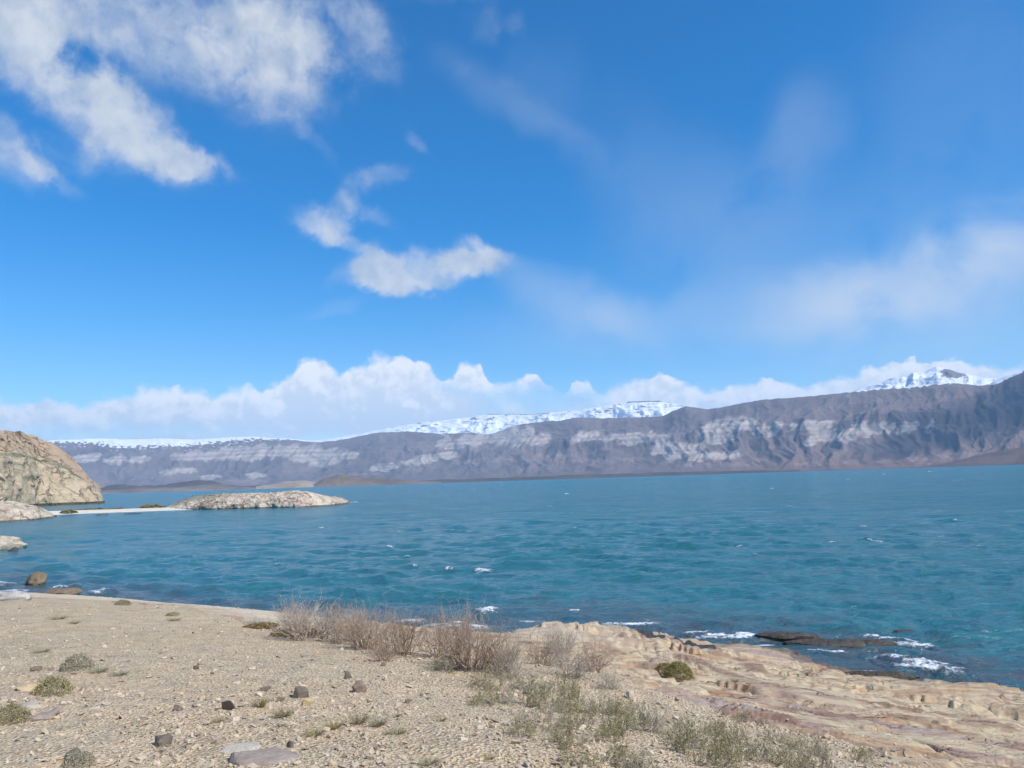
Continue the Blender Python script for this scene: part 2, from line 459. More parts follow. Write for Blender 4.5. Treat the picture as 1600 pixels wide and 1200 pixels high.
m_wet = rock_mat('wet_dark_rock', [(0.3, (0.045, 0.036, 0.03)), (0.5, (0.10, 0.08, 0.055)), (0.65, (0.16, 0.13, 0.085)), (0.8, (0.07, .055, .045))], 1.6, 0.08, rough=0.35)
m_brown = rock_mat('brown_boulder', [(0.3, (0.15, 0.105, 0.065)), (0.55, (0.24, 0.175, 0.11)), (0.75, (0.3, 0.23, 0.15))], 2.0, 0.05, rough=.6)
m_white = rock_mat('bleached_rock', [(0.35, (0.42, 0.38, 0.32)), (0.5, (0.60, 0.56, 0.49)), (0.65, (0.70, 0.66, 0.59))], 2.0, 0.1)
m_dark = rock_mat('charcoal_stone', [(0.3, (0.13, 0.10, 0.075)), (0.55, (0.20, 0.16, 0.12)), (0.75, (0.28, 0.23, 0.17))], 9, 0.01)
m_redst = rock_mat('dark_reddish_stone', [(0.3, (0.2, 0.14, 0.10)), (0.55, (0.29, 0.21, 0.155)), (0.75, (0.37, 0.28, 0.21))], 9, 0.01)
m_tan = rock_mat('tan_stone', [(0.3, (0.42, 0.3, 0.17)), (0.55, (0.56, 0.43, 0.25)), (0.75, (0.62, 0.5, 0.32))], 8, 0.01)
m_pale = rock_mat('pale_stone', [(0.3, (0.48, 0.41, 0.31)), (0.55, (0.58, 0.51, 0.4)), (0.75, (0.65, 0.59, 0.49))], 8, 0.01)
m_pink = rock_mat('mauve_slab', [(0.3, (0.29, 0.215, 0.17)), (0.5, (0.39, 0.305, 0.25)), (0.65, (0.45, 0.36, 0.29)), (0.78, (0.52, 0.43, 0.32))], 3, 0.02, stretch=(1, 2.2, 1))

m_grav, t, b = mat('gravel_chips')
tn = ATT(t, 'tone')
col = RAMP(t, tn, [(0.0, (0.20, 0.155, 0.115)), (0.12, (0.36, 0.28, 0.2)), (0.35, (0.51, 0.395, 0.265)), (0.65, (0.56, 0.445, 0.305)), (0.92, (0.64, 0.53, 0.38)), (1.0, (0.52, 0.36, 0.28))])
col = MIX(t, SS(t, NOISE(t, POS(t), 60, 4, .7), 0.4, 0.7, 0, .35), col, (0.25, 0.2, 0.15))
t.links.new(col, b.inputs['Base Color'])


def plant_mat(name, stops, rough=0.85, trans=0.0):
    m, t, b = mat(name, rough)
    col = RAMP(t, ATT(t, 'tone'), stops); t.links.new(col, b.inputs['Base Color'])
    b.inputs['Specular IOR Level'].default_value = 0.15
    return m


m_twig = plant_mat('bleached_twigs', [(0, (0.24, 0.17, 0.12)), (0.35, (0.40, 0.31, 0.235)), (0.7, (0.54, 0.445, 0.35)), (1, (0.68, 0.59, 0.48))])
m_twigr = plant_mat('reddish_twigs', [(0, (0.20, 0.13, 0.085)), (0.35, (0.34, 0.235, 0.165)), (0.7, (0.46, 0.345, 0.25)), (1, (0.60, 0.49, 0.37))])
m_twigg = plant_mat('grey_twigs', [(0, (0.20, 0.165, 0.13)), (0.4, (0.38, 0.32, 0.25)), (0.8, (0.56, 0.49, 0.39)), (1, (0.68, 0.61, 0.5))])
m_leafg = plant_mat('grey_green_leaves', [(0, (0.15, 0.13, 0.05)), (0.5, (0.30, 0.255, 0.11)), (1, (0.52, 0.44, 0.23))])
m_leafo = plant_mat('olive_leaves', [(0, (0.14, 0.12, 0.035)), (0.5, (0.28, 0.235, 0.08)), (1, (0.46, 0.39, 0.15))])
m_leafs = plant_mat('silvery_leaves', [(0, (0.18, 0.165, 0.10)), (0.5, (0.35, 0.315, 0.205)), (1, (0.56, 0.50, 0.35))])
m_grass = plant_mat('dry_grass', [(0, (0.18, 0.155, 0.07)), (0.5, (0.34, 0.29, 0.15)), (1, (0.52, 0.45, 0.28))])
m_moss = plant_mat('golden_brown_mat', [(0, (0.12, 0.08, 0.025)), (0.5, (0.24, 0.165, 0.06)), (1, (0.38, 0.28, 0.12))])

# ------------------------------------------------------------------ near terrain
ctrl = [(0, 1200, 3.0), (400, 1200, 3.02), (800, 1200, 2.95), (1100, 1185, 2.75), (1300, 1185, 2.4), (1600, 1200, 1.75),
        (0, 1080, 2.8), (200, 1090, 2.85), (0, 1000, 2.4), (200, 1000, 2.45), (400, 1050, 2.62), (560, 1060, 2.6), (700, 1050, 2.5), (900, 1055, 2.2), (800, 1120, 2.65), (1000, 1110, 2.3),
        (1200, 1110, 1.75), (1400, 1130, 1.35), (1500, 1160, 1.4), (600, 1010, 2.1), (480, 990, 1.95), (700, 1015, 1.85), (780, 1010, 1.5), (1060, 1060, 1.3), (1250, 1070, 1.0), (1400, 1095, .9), (1550, 1100, .7),
        (430, 976, 1.75), (380, 959, 1.7), (300, 947, 1.65), (200, 940, 1.35), (100, 930, 0.9), (0, 926, 0.4), (-100, 925, .5),
        (780, 996, 1.05), (850, 979, 1.35), (905, 980, 1.2), (945, 994, 0.7), (1000, 993, 0.75), (1060, 1006, 0.5), (1160, 1013, .25), (1250, 1026, .1), (1330, 1050, .05), (1430, 1066, .2), (1480, 1070, .35), (1560, 1073, .3), (1600, 1082, .12), (1700, 1100, 0.1), (1640, 1150, .9)]
deep = [(0, 919, -.3), (100, 921, -.6), (200, 926, -.8), (300, 932, -1), (380, 945, -1), (430, 957, -.9), (520, 965, -.6), (640, 975, -.5), (740, 985, -.4), (800, 972, -.6), (870, 962, -.8), (960, 976, -.4), (1050, 990, -.4), (1200, 1003, -.35), (1330, 1030, -.3), (1430, 1048, -.4), (1520, 1055, -.6), (1620, 1062, -.7), (1720, 1075, -.7),
        (300, 880, -2), (700, 900, -2), (1100, 930, -2), (1500, 980, -2), (100, 880, -1.6), (0, 880, -1), (0, 840, -1.5)]
cx, cy, cz = [], [], []
for a, bb, c in ctrl+deep:
    x_, y_ = at([a], [bb], c); cx.append(x_[0]); cy.append(y_[0]); cz.append(c)
extra = [(0, 0, 3.0), (0, 2.5, 3.0), (-3, 1, 3.05), (3, 1, 2.85), (6, 1, 2.3), (10, 2, 1.7), (-8, 0, 3.2), (-14, 8, 2.9), (-20, 16, 2.2), (-30, 22, 1.4), (-42, 34, .8), (-60, 55, 0.6), (0, -8, 3.6), (-15, -10, 4.2), (15, -6, 2.2), (22, 0, .9), (30, -10, .8), (28, 10, -1), (0, -25, 5), (-30, -20, 6), (25, -25, 3), (16, 9, -.5),
         (-50, 65, -1.2), (-30, 80, -2.5), (0, 90, -3), (40, 70, -3), (60, 30, -3), (45, 0, -1)]
for a, bb, c in extra: cx.append(a); cy.append(bb); cz.append(c)
cx, cy, cz = map(np.array, (cx, cy, cz))


def phi(r2): return np.sqrt(r2+1.0)


_A = phi((cx[:, None]-cx)**2+(cy[:, None]-cy)**2)
_A = np.block([[_A, np.ones((len(cx), 1))], [np.ones((1, len(cx))), np.zeros((1, 1))]])
_A[:len(cx), :len(cx)] += np.eye(len(cx))*-0.02
_w = np.linalg.solve(_A, np.append(cz, 0))


def zbase(x, y):
    z = np.full(x.shape, _w[-1])
    for i in range(len(cx)):
        z += _w[i]*phi((x-cx[i])**2+(y-cy[i])**2)
    r = np.hypot(x, y); az = np.arctan2(x, y)
    zfar = np.where((np.abs(az) < R(60)), -3.5, 0)+0.0
    land = sst(np.abs(az+R(5)), R(56), R(85))
    zfar = -3.5+land*(9+0.02*np.clip(r-100, 0, 3000))
    return z+(zfar-z)*sst(r, 60, 140)


# the border between gravel and sandstone, drawn on the ground
bl = [(690, 985, 1.4), (770, 1008, 1.5), (800, 1022, 1.7), (960, 1052, 1.9), (985, 1078, 2.0), (1100, 1112, 2.05), (1200, 1150, 1.95), (1330, 1178, 2.0), (1380, 1200, 2.1)]
BX, BY = [], []
for a, bb, c in bl:
    x_, y_ = at([a], [bb], c); BX.append(x_[0]); BY.append(y_[0])
BX = [BX[0]-6, *BX, BX[-1]+1.0, BX[-1]+2, 8, 30]; BY = [BY[0]+12, *BY, BY[-1]-1.5, BY[-1]-4, -8, -20]
cl = [(-200, 930, .8), (0, 945, 1.0), (100, 947, 1.2), (200, 950, 1.5), (300, 959, 1.75), (390, 975, 1.85), (440, 992, 1.9), (470, 985, 1.7)]
CX, CY = [], []
for a, bb, c in cl:
    x_, y_ = at([a], [bb], c); CX.append(x_[0]); CY.append(y_[0])


def sdist(x, y, PX, PY):
    """signed distance to a polyline, positive on its left-hand (lake) side"""
    best = np.full(x.shape, 1e9); sg = np.ones(x.shape)
    for i in range(len(PX)-1):
        ax, ay, bx_, by_ = PX[i], PY[i], PX[i+1], PY[i+1]
        dx, dy = bx_-ax, by_-ay; L = dx*dx+dy*dy
        tt = np.clip(((x-ax)*dx+(y-ay)*dy)/L, 0, 1)
        d = np.hypot(x-ax-tt*dx, y-ay-tt*dy)
        cr = (dx*(y-ay)-dy*(x-ax))
        m = d < best-1e-9
        best = np.where(m, d, best); sg = np.where(m, np.sign(cr), sg)
    return best*sg


STR = np.array([0.87, -0.49]); PER = np.array([0.49, 0.87])     # strike of the beds and the direction across them


def pxmask(lst, x, y):
    m = np.zeros(x.shape)
    for (a, bb, zz, rx, ry) in lst:
        x_, y_ = at([a], [bb], zz)
        u = (x-x_[0])*STR[0]+(y-y_[0])*STR[1]; v = (x-x_[0])*PER[0]+(y-y_[0])*PER[1]
        m = np.maximum(m, 1-sst(np.sqrt((u/rx)**2+(v/ry)**2), .5, 1.3))
    return m


def terrain(x, y, full=True):
    zb = zbase(x, y)
    r = np.hypot(x, y)
    near = 1-sst(r, 50, 90)
    dB = sdist(x, y, BX, BY); dC = sdist(x, y, CX, CY)
    wob = fbm2(x*1.1, y*1.1, 4, 11)*0.55
    rock = np.maximum(sst(dB+wob, -.12, .12), sst(dC+wob*0.8, -.15, .15)*(np.arctan2(x, y) < R(-11)))
    rock *= near
    # soft ground relief
    zs = zb+near*(fbm2(x*.5, y*.5, 3, 3)*0.07+fbm2(x*2.6, y*2.6, 3, 5)*0.02)+(1-near)*fbm2(x*.004, y*.004, 5, 8)*6*sst(r, 140, 900)
    # bedded rock: tilted beds cut into ledges
    wx = fbm2(x*.35, y*.35, 3, 21)*1.2; c = (x*PER[0]+y*PER[1])+wx; a = x*STR[0]+y*STR[1]
    w2 = fbm2(a*.2, c*.8, 2, 31)+.12*fbm2(a*.9, c*2.2, 2, 33)
    strat = zb*1.0+0.05*c+w2*.25
    def ledge(s, h, sh):
        q = s/h; fl = np.floor(q); fr = q-fl
        return (fl+sst(fr, 1-sh, 1))*h-s
    k1 = sst(fbm2(a*.25, c*.7, 3, 41), -.25, .35)
    k1 = np.clip(k1+.25, 0, 1)
    soft = 1-sst(dC+.3, 0, .5)*(np.arctan2(x, y) < R(-11))*.8
    zr = zb+0.03+((ledge(strat, .17, .10)*.9+.08)*k1+ledge(strat+w2*.1, .05, .15)*.45)*soft
    rid = fbm2(a*.35, c*3.0, 4, 51, ridge=True, gain=.4)
    crack = sst(rid, .42, .8)
    zr -= crack*.11*soft*sst(fbm2(a*.4, c*.6, 2, 57), -.3, .3)
    zr += (fbm2(a*.14, c*.8, 3, 61)*.05+fbm2(a*.8, c*5, 4, 63)*.012)*soft+fbm2(x*6, y*6, 3, 66)*.004
    # a craggy bluff on the right half of the rock
    cragg = pxmask([(1020, 1010, .8, 2.2, .9)], x, y)
    zr += cragg*(fbm2(a*.5, c*3, 3, 71, ridge=True)*.10)
    zr = np.where(zb < 0.25, zr*1.0-sst(.25-zb, 0, .5)*.05, zr)
    edge = rock
    z = zs*(1-edge)+zr*edge
    if not full: return z
    mauve = pxmask([(1100, 1095, 2.0, 1.6, .5), (1250, 1100, 1.6, 1.8, .45), (1350, 1120, 1.5, 1.6, .4), (1450, 1140, 1.4, 1.8, .4), (1550, 1165, 1.4, 1.3, .35), (1180, 1130, 2.0, 1.0, .4), (1500, 1175, 1.7, 1.2, .3), (1130, 1010, .4, 2.2, .5), (1250, 1035, .3, 2.0, .4)], x, y)*.8
    pale = np.clip(sst(dC, 0, 1.0)*(np.arctan2(x, y) < R(-11))+pxmask([(860, 990, 1.3, 2.0, 1.0)], x, y)*.5, 0, 1)
    black = pxmask([(1055, 1022, .75, 1.1, .3)], x, y)
    wet = (1-sst(z, 0.05, .3+.15*np.abs(w2)))*near
    sand = pxmask([(190, 1012, 2.5, 1.2, .5), (750, 1045, 2.3, .8, .4), (860, 1180, 2.85, .5, .25)], x, y)*.55
    return z, rock, dict(strat=strat*3, mauve=mauve, pale=pale, black=black, wet=wet, sand=sand)


# dense wedge in front, coarse ring behind
azs = np.concatenate([np.linspace(-180, -62, 60), np.linspace(-61, -41, 60), np.linspace(-40, 40, 1250), np.linspace(41, 61, 60), np.linspace(62, 180, 60)])
dep = np.linspace(1.1, 0.0, 980)                                   # tangent of depression under the eye (2 m up)
rr = np.concatenate([np.linspace(0.15, 1.6, 14), 2.0/dep[(2.0/np.maximum(dep, 1e-6) > 1.65) & (2.0/np.maximum(dep, 1e-6) < 34)]])
rr = np.concatenate([rr, np.geomspace(34.3, 60, 60), np.geomspace(62, 40000, 60)])
A, RR = np.meshgrid(np.radians(azs), rr)
X = RR*np.sin(A); Y = RR*np.cos(A)
Z, ROCK, att = terrain(X, Y)
V = np.stack([X, Y, Z], -1).reshape(-1, 3)
faces = gridfaces(len(rr), len(azs))[:, ::-1]
rf = ROCK.ravel()[faces].mean(1) > 0.5
att = {k: v.ravel() for k, v in att.items()}
v1, f1, a1 = compact(V, faces[~rf], {'sand': att['sand']})
g_ = obj('ground', mesh_np('ground', v1, f1, m_soil, True, a1)); tag(g_, kind='structure')
v1, f1, a1 = compact(V, faces[rf], {k: att[k] for k in ('strat', 'mauve', 'pale', 'black', 'wet')})
g_ = obj('rock_shelf', mesh_np('rock_shelf', v1, f1, m_sand, True, a1)); tag(g_, kind='structure')


def gz(x, y):
    return terrain(np.atleast_1d(np.asarray(x, float)), np.atleast_1d(np.asarray(y, float)), False)


def hit(px, py):
    """where the sight line through this pixel meets the land"""
    d = ray([px], [py])[0]; hd = math.hypot(d[0], d[1]); s = np.linspace(2.5, 60, 2400)/hd
    xs, ys, zs = d[0]*s, d[1]*s, H+d[2]*s
    g = np.maximum(gz(xs, ys), 0.0)
    k = np.argmax(zs <= g)
    if zs[k] > g[k]: k = -1
    return float(xs[k]), float(ys[k]), float(gz(xs[k], ys[k])[0])


# ------------------------------------------------------------------ lake
foams = [  # (x, y, length px, thickness m, tilt in m per m, crest height)
    (760, 951, 34, .38, 0, .22), (700, 975, 70, .4, 0.0, .12), (745, 979, 40, .3, 0, .1), (985, 974, 85, .3, -.05, .14), (935, 969, 30, .16, 0, .06), (420, 963, 36, .45, 0, .15), (1145, 989, 100, .32, 0.0, .14), (1090, 985, 40, .2, 0, .08), (1225, 989, 60, .14, 0, .06),
    (1392, 993, 55, .28, -1.0, .16), (1425, 1001, 40, .16, -.6, .05), (1440, 1037, 78, .34, -.35, .2), (1405, 1027, 36, .25, -.9, .12), (1375, 1021, 40, .13, 0, .05), (1420, 1020, 20, .12, 0, .05), (1375, 1048, 60, .16, -.1, .04), (1320, 1001, 30, .1, 0, .04), (1440, 1070, 40, .15, 0, .03),
    (755, 889, 24, .5, 0, .12), (702, 887, 14, .4, 0, .1), (155, 925, 22, .5, 0, .3), (97, 919, 14, .5, 0, .3), (10, 912, 20, .7, 0, .25), (15, 921, 60, .35, 0, .04), (28, 853, 22, .6, 0, .2), (552, 785, 14, 2.5, 0, .3), (500, 789, 8, 1.5, 0, .2),
    (1370, 842, 10, .8, 0, .1), (620, 890, 16, .3, 0, .05), (900, 950, 20, .2, 0, .05), (830, 965, 40, .2, 0, .05), (640, 967, 40, .2, 0, .06), (1560, 1078, 60, .12, 0, .03), (1290, 1012, 60, .12, -.2, .02), (1180, 1002, 60, .1, 0, .02)]
frg = np.random.default_rng(12)
for _ in range(30):
    fx = frg.uniform(330, 1600); u_ = frg.uniform()**1.6; fy = 749.7-0.0322*(fx-800)+6+u_*130
    if fx < 600 and fy < 805: continue
    foams.append((fx, fy, frg.uniform(2.5, 6)+u_*7, .2, 0, .1))
azs = np.concatenate([np.linspace(-75, -39, 60), np.linspace(-38.5, 38.5, 1300), np.linspace(39, 75, 60)])
dep = np.arange(520, 0.9, -0.62)/F
rr = H/dep
rr = np.concatenate([rr, np.geomspace(rr[-1]*1.25, 40000, 14)])
A, RR = np.meshgrid(np.radians(azs), rr)
X = RR*np.sin(A); Y = RR*np.cos(A)
dr = np.gradient(rr)[:, None]*np.ones_like(A)
rng = np.random.default_rng(3)
gb = np.full(X.shape, -3.0); nearm = RR < 75
gb[nearm] = gz(X[nearm], Y[nearm])
shal = 1-sst(-gb, 0.1, 1.5)
Zw = np.zeros_like(X); wxp = fbm2(X*.08, Y*.08, 3, 91)*2.5; wyp = fbm2(X*.1, Y*.1, 3, 95)*2.5
gust = .75+.5*fbm2(X*.03, Y*.05, 3, 97)
for k in range(34):
    lam = 0.45*(1.165**k) if k < 17 else 1.2*(1.11**(k-17))
    th = R(-12)+rng.normal()*0.42
    kx, ky = math.sin(th), -math.cos(th)
    amp = 0.0150*lam**0.6*rng.uniform(.6, 1.2)
    ph = 2*np.pi/lam*((X+wxp*.6)*kx+(Y+wyp)*ky)+rng.uniform(0, 6.3)+perlin2(X/lam*.35, Y/lam*.35, 200+k)*2.2
    s = 1-2*np.abs(np.sin(ph/2))**0.75 if k % 2 == 0 else np.sin(ph)
    fade = 1-sst(dr, lam*.18, lam*.42)
    Zw += amp*fade*s*gust
Zw *= (1-.7*sst(gb, -.9, 0))
foam = np.zeros_like(X)
for (px, py, ln, th, tl, hc) in foams:
    th = th*1.8; ln = ln*1.3; hc = hc*.8
    x0, y0 = at([px], [py], 0.05); x0 = x0[0]; y0 = y0[0]; d0 = math.hypot(x0, y0); th = max(th, .75*d0*d0/(H*F))
    half = ln/2/F*d0
    m = (np.abs(X-x0) < half*1.6+th*2) & (np.abs(Y-y0) < half*1.6+th*4)
    if not m.any(): continue
    u = X[m]-x0; v = Y[m]-y0-tl*u; v = v+fbm2(X[m]*1.3, Y[m]*1.3, 4, 301)*th*1.3
    e = np.clip(1-(np.abs(u)/half)**2, 0, 1)**.5
    asym = np.where(v < 0, v/(th*.8), v/(th*.45))
    body = np.exp(-asym**2)*e
    foam[m] = np.maximum(foam[m], body*.98)
    Zw[m] += hc*np.exp(-(v/(th*1.1))**2)*e*(1+.4*fbm2(X[m]*4, Y[m]*4, 3, 311))
    Zw[m] -= hc*.35*np.exp(-((v+th*2.2)/(th*1.3))**2)*e
edgef = np.exp(-((gb-.0)/.05)**2)*sst(fbm2(X*1.1, Y*1.1, 3, 321), .0, .5)*.55*(RR < 45)
foam = np.clip(np.maximum(foam, edgef), 0, 1.2)
cr = sst(Zw, 0.09, 0.2)*sst(fbm2(X*.5, Y*.9, 4, 331), .1, .5)
foam = np.maximum(foam, cr*.5*sst(RR, 20, 60))
V = np.stack([X, Y, Zw], -1).reshape(-1, 3)
m_water, t, b = mat('glacial_lake_water', 0.12)
p = POS(t)
sx = VM(t, 'MULTIPLY', p, (1, 1.9, 1))
patch = NOISE(t, VM(t, 'MULTIPLY', p, (1, 2.2, 1)), 0.012, 4, 0.6)
patch2 = NOISE(t, sx, 0.22, 5, 0.65)
col = MIX(t, SS(t, patch, .35, .65), (0.026, 0.136, 0.166), (0.032, 0.152, 0.174))
col = MIX(t, SS(t, patch2, .4, .7, 0, .15), col, (0.030, 0.155, 0.165))
stk = NOISE(t, VM(t, 'MULTIPLY', p, (.55, 2.0, 1)), 1.0, 5, 0.7, 0.3)
col = MIX(t, SS(t, stk, .55, .68, 0, .5), col, (0.075, 0.23, 0.27))  # highlights on wave crests, painted into the water colour
col = MIX(t, SS(t, stk, .48, .34, 0, .42), col, (0.010, 0.075, 0.105))  # shaded troughs between crests, painted the same way
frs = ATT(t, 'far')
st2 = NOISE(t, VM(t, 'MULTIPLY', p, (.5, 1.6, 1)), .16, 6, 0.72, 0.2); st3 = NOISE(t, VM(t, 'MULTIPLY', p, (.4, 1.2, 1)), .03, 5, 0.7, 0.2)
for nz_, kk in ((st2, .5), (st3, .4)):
    col = MIX(t, M(t, 'MULTIPLY', SS(t, nz_, .54, .7, 0, kk), frs), col, (0.07, 0.21, 0.25))  # coarser painted crest and trough streaks for the far water
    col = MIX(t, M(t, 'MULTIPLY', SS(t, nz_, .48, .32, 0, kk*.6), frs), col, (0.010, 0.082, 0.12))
sh = ATT(t, 'shallow')
bedn = NOISE(t, VM(t, 'MULTIPLY', p, (1, 1.6, 1)), 0.9, 5, 0.6)
shm = SS(t, M(t, 'ADD', sh, M(t, 'MULTIPLY', M(t, 'SUBTRACT', bedn, 0.5), .7)), 0.3, 1.0, 0, .85)
bed = MIX(t, SS(t, bedn, .4, .62), (0.045, 0.095, 0.115), (0.075, 0.078, 0.082))
col = MIX(t, shm, col, bed)
fo = ATT(t, 'foam')
fn = NOISE(t, p, 7.0, 6, 0.7, 0.6); fn2 = NOISE(t, VM(t, 'MULTIPLY', p, (1, 2.5, 1)), 1.1, 5, 0.65)
fm = SS(t, M(t, 'ADD', M(t, 'ADD', fo, M(t, 'MULTIPLY', M(t, 'SUBTRACT', fn2, 0.5), 1.6)), M(t, 'MULTIPLY', M(t, 'SUBTRACT', fn, 0.5), 2.2)), 0.42, 0.95, 0, .95)
# small far whitecaps
wc = NOISE(t, VM(t, 'MULTIPLY', p, (1, 1.0, 1)), 0.16, 5, 0.75, 0.2)
wcm = SS(t, wc, 0.70, 0.73, 0, .85)
fm = M(t, 'MAXIMUM', fm, M(t, 'MULTIPLY', wcm, ATT(t, 'far')))
col = MIX(t, fm, col, (0.78, 0.82, 0.84))
t.links.new(col, b.inputs['Base Color'])
plug(t, b.inputs['Roughness'], M(t, 'MULTIPLY_ADD', fm, 0.6, 0.14))
b.inputs['Specular IOR Level'].default_value = 0.42; b.inputs['IOR'].default_value = 1.333
h1 = NOISE(t, sx, 1.1, 5, 0.6, 0.4); h2 = NOISE(t, sx, 5.0, 4, 0.6, 0.3); h3 = NOISE(t, sx, 0.13, 4, 0.6)
hh = M(t, 'ADD', M(t, 'ADD', M(t, 'MULTIPLY', h1, .5), M(t, 'MULTIPLY', h2, .12)), M(t, 'MULTIPLY', h3, 2.0))
bmp = N(t, 'ShaderNodeBump'); plug(t, bmp.inputs['Height'], M(t, 'ADD', hh, M(t, 'MULTIPLY', fm, .15))); bmp.inputs['Strength'].default_value = 1.0; bmp.inputs['Distance'].default_value = 0.42
far = ATT(t, 'far')
rip = VM(t, 'SUBTRACT', NOISE(t, sx, 1.6, 3, 0.6, out='Color'), (0.5, 0.5, 0.5))
rip2 = VM(t, 'SUBTRACT', NOISE(t, sx, 0.25, 3, 0.6, out='Color'), (0.5, 0.5, 0.5))
rp = VM(t, 'ADD', VM(t, 'SCALE', VM(t, 'MULTIPLY', rip, (.8, 1.6, 0)), s=M(t, 'MULTIPLY_ADD', far, .35, .32)), VM(t, 'SCALE', VM(t, 'MULTIPLY', rip2, (.5, 1.2, 0)), s=M(t, 'MULTIPLY', far, .55)))
rp = VM(t, 'ADD', rp, VM(t, 'SCALE', (0, -.16, 0), s=far))
nn = VM(t, 'NORMALIZE', VM(t, 'ADD', bmp.outputs[0], rp)); t.links.new(nn, b.inputs['Normal'])
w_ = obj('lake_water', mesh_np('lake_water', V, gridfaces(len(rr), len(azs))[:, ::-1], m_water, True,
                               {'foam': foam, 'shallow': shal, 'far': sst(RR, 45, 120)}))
tag(w_, kind='structure')

# ------------------------------------------------------------------ mountains across the lake
front = [(-400, 690), (0, 692), (60, 691), (78, 688), (110, 687), (150, 685), (200, 687), (250, 685), (300, 687), (350, 684), (390, 682), (420, 684), (450, 686), (480, 690), (500, 691), (520, 689), (545, 685), (590, 676), (640, 674), (665, 676), (690, 678), (715, 677), (740, 676), (765, 679), (780, 675), (800, 666), (830, 661), (860, 658), (880, 657), (905, 652), (930, 653), (960, 653), (1000, 652), (1040, 650), (1060, 641), (1078, 634), (1090, 636), (1110, 639), (1130, 637), (1170, 629), (1200, 624), (1230, 622), (1270, 619), (1300, 616), (1345, 611), (1380, 606), (1420, 605), (1460, 600), (1500, 597), (1530, 600), (1560, 598), (1580, 589), (1600, 582), (1650, 570), (1800, 560), (2100, 560)]
back = [(350, 690), (400, 687), (440, 684), (480, 688), (500, 688), (530, 683), (560, 678), (600, 670), (640, 663), (665, 659), (700, 656), (740, 651), (765, 647), (800, 647), (840, 647), (860, 645), (900, 641), (950, 634), (990, 627), (1035, 626), (1060, 630), (1075, 634), (1100, 642), (1170, 636), (1290, 622), (1340, 611), (1365, 604), (1385, 598), (1400, 592), (1412, 588), (1430, 588), (1440, 581), (1458, 580), (1478, 571), (1495, 574), (1508, 580), (1520, 582), (1540, 587), (1560, 590), (1590, 594), (1640, 600), (1900, 640)]
shore = [(-400, 9500), (150, 9500), (500, 8500), (700, 7600), (1000, 6500), (1300, 5600), (1600, 4900), (2100, 4500)]


def mountain(name, sil, dist, width, nt, prof, gully, seed, mat_, attrf, n_az=1300, x0=-300, x1=1900, back_w=2500, amp_s=1.0):
    pxs = np.linspace(x0, x1, n_az)
    hy = 749.7-0.0322*(pxs-800)
    a_, _ = azel(pxs, hy); _, te = azel(pxs, np.interp(pxs, [s[0] for s in sil], [s[1] for s in sil]))
    te = te+fbm2(pxs/14., pxs*0, 4, seed)*.0011*amp_s
    D = np.interp(pxs, [s[0] for s in dist], [s[1] for s in dist])
    tt = np.concatenate([np.linspace(0, 1, nt), np.linspace(1.02, 2, 20)])
    T, AZ = np.meshgrid(tt, a_, indexing='ij'); _, TE = np.meshgrid(tt, te, indexing='ij'); _, DD = np.meshgrid(tt, D, indexing='ij')
    _, PX = np.meshgrid(tt, pxs, indexing='ij')
    dist_ = DD+np.minimum(T, 1)*width+np.maximum(T-1, 0)*back_w
    Hr = H+TE*(DD+width)
    x = dist_*np.sin(AZ); y = dist_*np.cos(AZ)
    s = np.clip(T, 0, 1)
    warp = fbm2(x/900, y/900, 4, seed+3)
    z = Hr*np.interp(np.clip(s+warp*.05*np.sin(np.pi*s), 0, 1), *zip(*prof))
    g = fbm2(AZ*gully, s*2.2+warp*.8, 5, seed+5, ridge=True)
    g2 = fbm2(AZ*gully*.28+warp*.6, s*1.3, 4, seed+6, ridge=True)
    z += (g-.2)*Hr*.013*np.sin(np.pi*s)**.8*(.4+.6*sst(s, .35, .6))+(g2-.2)*Hr*.16*np.sin(np.pi*s)
    z += fbm2(x/420, y/420, 4, seed+9)*Hr*.016*np.sin(np.pi*s)**.7
    z = np.where(T > 1, Hr*(1-.5*(T-1)**1.2), np.minimum(z, Hr*(.999+.001*s)*(dist_/(DD+width))**.9))
    z = np.maximum(z, -3+Hr*.04*s)
    z[0] = -4
    at_ = attrf(PX, T, z, Hr, x, y, AZ)
    V = np.stack([x, y, z], -1).reshape(-1, 3)
    o = obj(name, mesh_np(name, V, gridfaces(len(tt), n_az)[:, ::-1], mat_, True, at_)); tag(o, kind='structure')
    return o


def pix_y(px_az, x, y, z):
    """elevation expressed on the photo's vertical scale, to look up where bands of rock lie"""
    d = np.hypot(x, y); te = (z-H)/d
    # invert the projection
    dx, dy, dz = np.sin(px_az), np.cos(px_az), te
    f_ = dx*_f[0]+dy*_f[1]+dz*_f[2]; r_ = dx*_r[0]+dy*_r[1]+dz*_r[2]; u_ = dx*_u[0]+dy*_u[1]+dz*_u[2]
    return 800+F*r_/f_, 600-F*u_/f_


